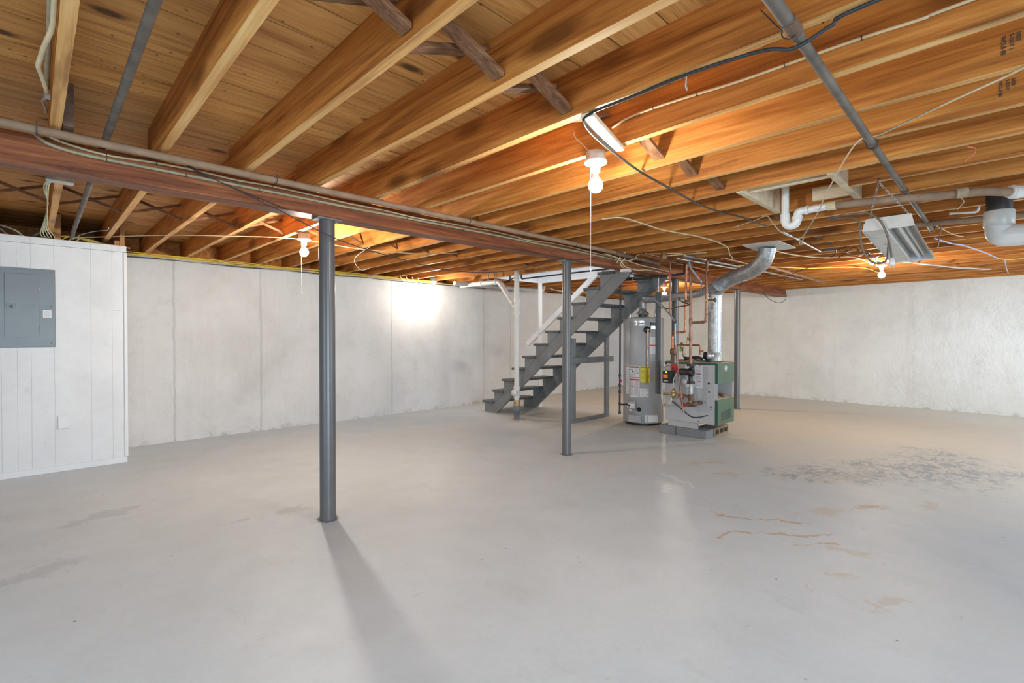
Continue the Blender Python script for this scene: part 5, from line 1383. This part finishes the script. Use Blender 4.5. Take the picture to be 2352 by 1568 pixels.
# sloping reflector wings
for s_, (yi, yo) in ((1, (yb - .05, yb)), (-1, (ya + .05, ya))):
    a = [(nx, yi, zt_(nx)), (nx, yo, zt_(nx) - .075), (fx, yo, zt_(fx) - .075), (fx, yi, zt_(fx))]
    m.prism(a, (0, 0, -.003))
m.build('reflector', M_ENAMEL, t)
MB().prism([(nx, ya, zt_(nx) - .078), (nx, yb, zt_(nx) - .078), (nx, yb - .02, zt_(nx) + .002), (nx, ya + .02, zt_(nx) + .002)], (-.004, 0, 0)).build('end_plate', M_ENAMEL, t)
MB().prism([(fx, ya, zt_(fx) - .078), (fx, yb, zt_(fx) - .078), (fx, yb - .02, zt_(fx) + .002), (fx, ya + .02, zt_(fx) + .002)], (.004, 0, 0)).build('end_plate', M_ENAMEL, t)
# ballast cover, broad, on the left side (stair side)
m = MB(); yc0, yc1 = .575, .695
m.prism([(nx + .002, yc0, zt_(nx) - .070), (nx + .002, yc1, zt_(nx) - .077), (fx - .002, yc1, zt_(fx) - .077), (fx - .002, yc0, zt_(fx) - .070)], (0, 0, .055))
m.build('ballast_cover', M_ENAMEL, t, bevel=.003)
m = MB(); m.prism([(nx + .03, ya + .055, zt_(nx) - .005), (nx + .03, ya + .06, zt_(nx) - .040), (fx - .03, ya + .06, zt_(fx) - .040), (fx - .03, ya + .055, zt_(fx) - .005)], (0, .012, 0)); m.build('inner_rib', M_ENAMEL, t)
for yy in (.520,):
    MB().tube([(nx + .03, yy, zt_(nx + .03) - .045), (fx - .03, yy, zt_(fx - .03) - .045)], .0127, 14).build('fluorescent_tube', M_TUBE, t)
    for xx in (nx + .018, fx - .018): MB().box(xx - .008, xx + .008, yy - .012, yy + .012, zt_(xx) - .065, zt_(xx) - .005).build('tube_socket', M_PVC, t)
MB().cyl((nx + .45, .64, zt_(nx + .45) - .0775), (nx + .45, .64, zt_(nx + .45) - .0745), .006, 8).build('cover_knob', M_BLACK, t)
def chain(p0, p1, label, group, loc):
    p0, p1 = Vector(p0), Vector(p1); L = (p1 - p0).length; d = (p1 - p0).normalized(); n = int(L / .0165)
    m = MB(); u, w = frame_of(d)
    for i in range(n):
        c = p0 + d * (L * (i + .5) / n); ax = u if i % 2 else w
        m.torus(c, ax, .0062, .0016, 8, 4, (d, 1.7))
    tag(m.build('chain', M_CHAIN), label, 'chain', group)
HK = (3.65, .565, 2.20)
tag(MB().tube(smooth_path([(3.665, .565, 2.226), (3.65, .565, 2.215), (3.645, .57, 2.2), (3.655, .565, 2.195)]), .004, 6).box(3.655, 3.68, .55, .58, 2.222, 2.2265).build('ceiling_hook', M_CAST), 'rusty hook on the joist holding both fixture chains', 'hook')
chain(HK, (nx + .01, yb - .04, 2.05), 'left chain from the hook to the near end of the fixture', 'chains of the hanging fixture', 0)
chain(HK, (nx + .01, ya + .035, 2.05), 'right chain from the hook to the near end of the fixture', 'chains of the hanging fixture', 0)
tag(MB().obox((5.36, .40, 2.226), (5.135, .41, 1.975), .02, .006, (0, 1, 0)).build('hanger_bracket', M_CHAIN), 'bright metal bracket holding the far end of the hanging fixture', 'bracket')
cable('power_cord', 'grey cord looping over the near end down to the plug', 'cord',
      [(3.98, .90, 2.09), (3.93, .80, 2.09), (3.93, .70, 2.085), (3.94, .66, 2.08), (3.935, .60, 2.02), (3.95, .565, 1.93), (3.98, .55, 1.84), (4.0, .545, 1.775)], .0065, M_GREYPIPE, n=8, parent=FIX)
cable('power_cord', 'grey cord in a long loop', 'cord',
      [(3.99, .90, 2.085), (3.935, .78, 2.07), (3.94, .715, 2.04), (3.96, .712, 1.95), (3.98, .695, 1.84), (4.0, .66, 1.775), (4.02, .62, 1.755), (4.03, .58, 1.77), (4.02, .57, 1.83), (4.01, .565, 1.90)], .0055, M_GREYPIPE, n=8, parent=FIX)
MB().lathe([(.007, .035), (.012, .02), (.017, .008), (.017, -.018), (.012, -.022)], (4.0, .545, 1.75), (0, 0, 1), 12).build('power_plug', M_PVC, FIX)
MB().box(3.995, 4.005, .535, .5365, 1.708, 1.729).box(3.995, 4.005, .553, .5545, 1.708, 1.729).build('plug_prongs', M_CHAIN, FIX)

# scattered wiring by the right wall
GR = 'loose cables under the far right joists'
Zr = 2.212
cable('electrical_cable', 'long cream cable running from flue bend to the tangle near fixture', 'cable', [(5.8, 1.83, Zr), (6.2, 1.75, Zr - .01), (6.7, 1.62, Zr), (6.9, 1.40, Zr), (7.1, 1.3, Zr), (7.5, 1.22, 2.18), (8.0, 1.30, Zr)], .007, M_CREAM, GR)
cable('electrical_cable', 'bright yellowish cable running below joists towards far right bulb', 'cable', [(6.6, 2.5, 2.20), (7.3, 2.2, Zr), (7.7, 1.95, Zr), (7.9, 1.6, Zr), (8.2, 1.42, Zr), (8.6, 1.35, 2.19), (8.8, 1.30, 2.16)], .007, M_YELLOW, GR)
cable('electrical_cable', 'wavy white cable running along joists right of far right bulb', 'cable', [(7.75, 1.10, Zr), (7.8, .95, 2.205), (8.2, .85, Zr), (8.3, .72, 2.19), (8.7, .66, Zr), (8.9, .50, 2.19), (9.2, .42, Zr), (9.4, .28, 2.20), (9.6, .2, Zr)], .009, M_WCABLE, GR)
cable('electrical_cable', 'pale blue cable bending down to the right wall top', 'cable', [(6.2, .52, Zr), (6.6, .42, 2.20), (6.9, .35, Zr), (7.6, .22, Zr), (8.3, .12, Zr), (8.6, .06, Zr), (9.6, .05, Zr), (10.9, .03, 2.25)], .0065, M_BLUEC, GR)
cable('electrical_cable', 'orange-yellow cable near right edge joining the pale blue one', 'cable', [(8.3, .12, 2.205), (8.5, .0, 2.20), (8.5, -.15, Zr), (8.4, -.3, Zr)], .006, M_YELLOW, GR)
cable('hanging_wire', 'thin brown wire stretched past the end of dark steel pipe', 'wire', [(5.0, .50, 2.215), (5.5, .44, 2.20), (6.0, .36, 2.19), (6.3, .32, 2.215)], .003, M_ROPE, GR)
cable('hanging_wire', 'thin dark wire dropping from joists to the beam end at right wall', 'wire', [(7.4, 1.75, Zr), (7.8, 2.1, 2.205), (8.6, 2.55, 2.17), (9.8, 3.0, 2.10), (10.6, 3.12, 2.13), (11.0, 3.2, 2.14)], .004, M_IRON, GR)
cable('hanging_wire', 'black wire sagging in a curve below the beam end', 'wire', [(9.7, 3.22, 2.075), (10.0, 3.22, 1.98), (10.5, 3.22, 1.93), (10.9, 3.22, 1.99), (11.06, 3.22, 2.12)], .005, M_IRON)
m = MB(); r_ = random.Random(5)
for i in range(14):
    a = Vector((6.4 + r_.uniform(-.4, .5), 1.25 + r_.uniform(-.14, .14), 2.206)); b = a + Vector((r_.uniform(-.3, .3), r_.uniform(-.10, .10), r_.uniform(-.03, .0)))
    m.tube(smooth_path([a, (a + b) / 2 + Vector((0, r_.uniform(-.05, .05), r_.uniform(-.03, .01))), b]), .0045, 5)
o = tag(m.build('wire_tangle', M_IRON), 'dark tangle of wire ends under joists left of hanging fixture', 'wires'); o['kind'] = 'stuff'
m = MB()
for i in range(12):
    a = Vector((7.2 + r_.uniform(-.25, .45), 1.12 + r_.uniform(-.12, .12), 2.21)); b = a + Vector((r_.uniform(-.1, .5), r_.uniform(-.14, .14), r_.uniform(-.05, .0)))
    m.tube(smooth_path([a, (a + b) / 2 + Vector((0, r_.uniform(-.05, .05), r_.uniform(-.03, .01))), b]), .005, 5)
o = tag(m.build('wire_tangle', M_WCABLE), 'tangle of white cable ends above the far right bulb', 'wires'); o['kind'] = 'stuff'
cable('thin_wire', 'short red wire hooked under a joist near the right edge', 'wire', [(3.38, .16, 2.228), (3.40, .13, 2.215), (3.42, .14, 2.19), (3.44, .17, 2.175)], .0025, M_PINK)

# tangle and boxes where the services meet at the beam
GT = 'cream cables crowding the beam above the stairs'
for i, (pts, lab) in enumerate((
    ([(4.55, 3.18, 2.19), (4.7, 3.10, 2.15), (4.80, 3.10, 2.10), (4.90, 3.12, 2.07), (5.15, 3.13, 2.06), (5.4, 3.10, 2.08), (5.9, 3.10, 2.07)], 'lowest cream cable drooping across beam above stairs'),
    ([(4.6, 3.19, 2.20), (4.9, 3.14, 2.155), (5.3, 3.14, 2.13), (5.7, 3.13, 2.12), (6.3, 3.12, 2.09)], 'middle cream cable crossing beam above stairs'),
    ([(4.72, 3.12, 2.10), (4.74, 3.08, 2.18), (4.79, 3.06, 2.215), (4.82, 3.08, 2.16), (4.76, 3.10, 2.09), (4.85, 3.12, 2.06)], 'looped cream cable coil hanging at the beam'),
    ([(4.80, 3.04, 2.12), (4.95, 3.02, 2.16), (5.02, 2.98, 2.215), (5.4, 2.5, 2.215)], 'taut cream cable rising right from the coil'))):
    cable('electrical_cable', lab, 'cable', pts, .0052, M_CREAM, GT)
t = thing('junction_box', 'open metal junction box with wires under the beam above stairs', 'junction box', (5.02, 3.19, 2.03))
MB().box(4.97, 5.07, 3.15, 3.24, 2.03, 2.065).build('box', M_ENAMEL, t, bevel=.003)
MB().lathe([(.028, 0), (.030, .012), (.018, .02), (.012, .03)][::-1], (5.16, 3.20, 1.985), (0, 0, 1), 14).build('socket', M_PVC, t)
MB().cyl((5.16, 3.20, 2.0), (5.16, 3.22, 2.079), .012, 10).build('stem', M_IRON, t)
MB().tube([(5.16, 3.20, 1.99), (5.20, 3.19, 1.88)], .001, 4).build('pull_cord', M_LGREY, t)
cable('thin_wire', 'white pull wire hanging across the white newel post', 'wire', [(6.44, 5.93, 2.20), (6.44, 5.91, 1.8), (6.455, 5.90, 1.45), (6.46, 5.90, 1.30)], .002, M_LGREY)

# ------------------------------------------------------------------ breaker panel, plates
t = thing('breaker_panel', 'grey electrical breaker panel set in the white partition', 'breaker panel', (-.12, 6.238, 1.17))
YP = 6.2385
MB().box(-.235, .155, YP - .008, YP, 1.170, 1.886).build('cover', M_PANELGREY, t, bevel=.003)
d = MB().box(-.175, .046, YP - .013, YP - .0085, 1.262, 1.832).build('door', M_PANELGREY, t, bevel=.003)
MB().box(-.165, -.105, YP - .016, YP - .0135, 1.515, 1.560).build('latch_plate', M_PANELGREY, d, bevel=.002)
MB().box(-.143, -.122, YP - .019, YP - .0165, 1.522, 1.553).build('latch', M_BLACK, d)
m = MB()
for z in (1.345, 1.70): m.cyl((.051, YP - .012, z - .012), (.051, YP - .012, z + .012), .0035, 8)
m.build('hinge', M_CHAIN, t)
m = MB()
for z in (1.857, 1.545, 1.205): m.lathe([(.008, 0), (.006, .004), (.001, .005)], (.130, YP - .0085, z), (0, -1, 0), 10)
m.build('screws', M_CHAIN, t)
pl = MB().box(.070, .128, YP - .0096, YP - .0086, 1.440, 1.510).build('paper_label', M_PAPER, t)
m = MB()
for i in range(6): m.box(.078, .120, YP - .0102, YP - .0098, 1.452 + i * .009, 1.4535 + i * .009)
m.build('print_lines', M_GREYTEXT, pl)
t = thing('blank_plate', 'square white blank cover plate low on the partition', 'wall plate', (.202, 6.238, .40))
MB().box(.163, .240, YP - .012, YP, .402, .524).build('plate', M_WHITE, t, bevel=.004)
MB().lathe([(.003, 0), (.001, .001)], (.200, YP - .012, .418), (0, -1, 0), 8).build('screw', M_LGREY, t)
tag(MB().box(.60, .645, YP - .010, YP, 1.526, 1.536).tube([(.575, YP - .004, 1.520), (.60, YP - .006, 1.531)], .002, 5).build('gate_hook', M_WHITE), 'small white painted hook and eye on partition edge', 'hook')
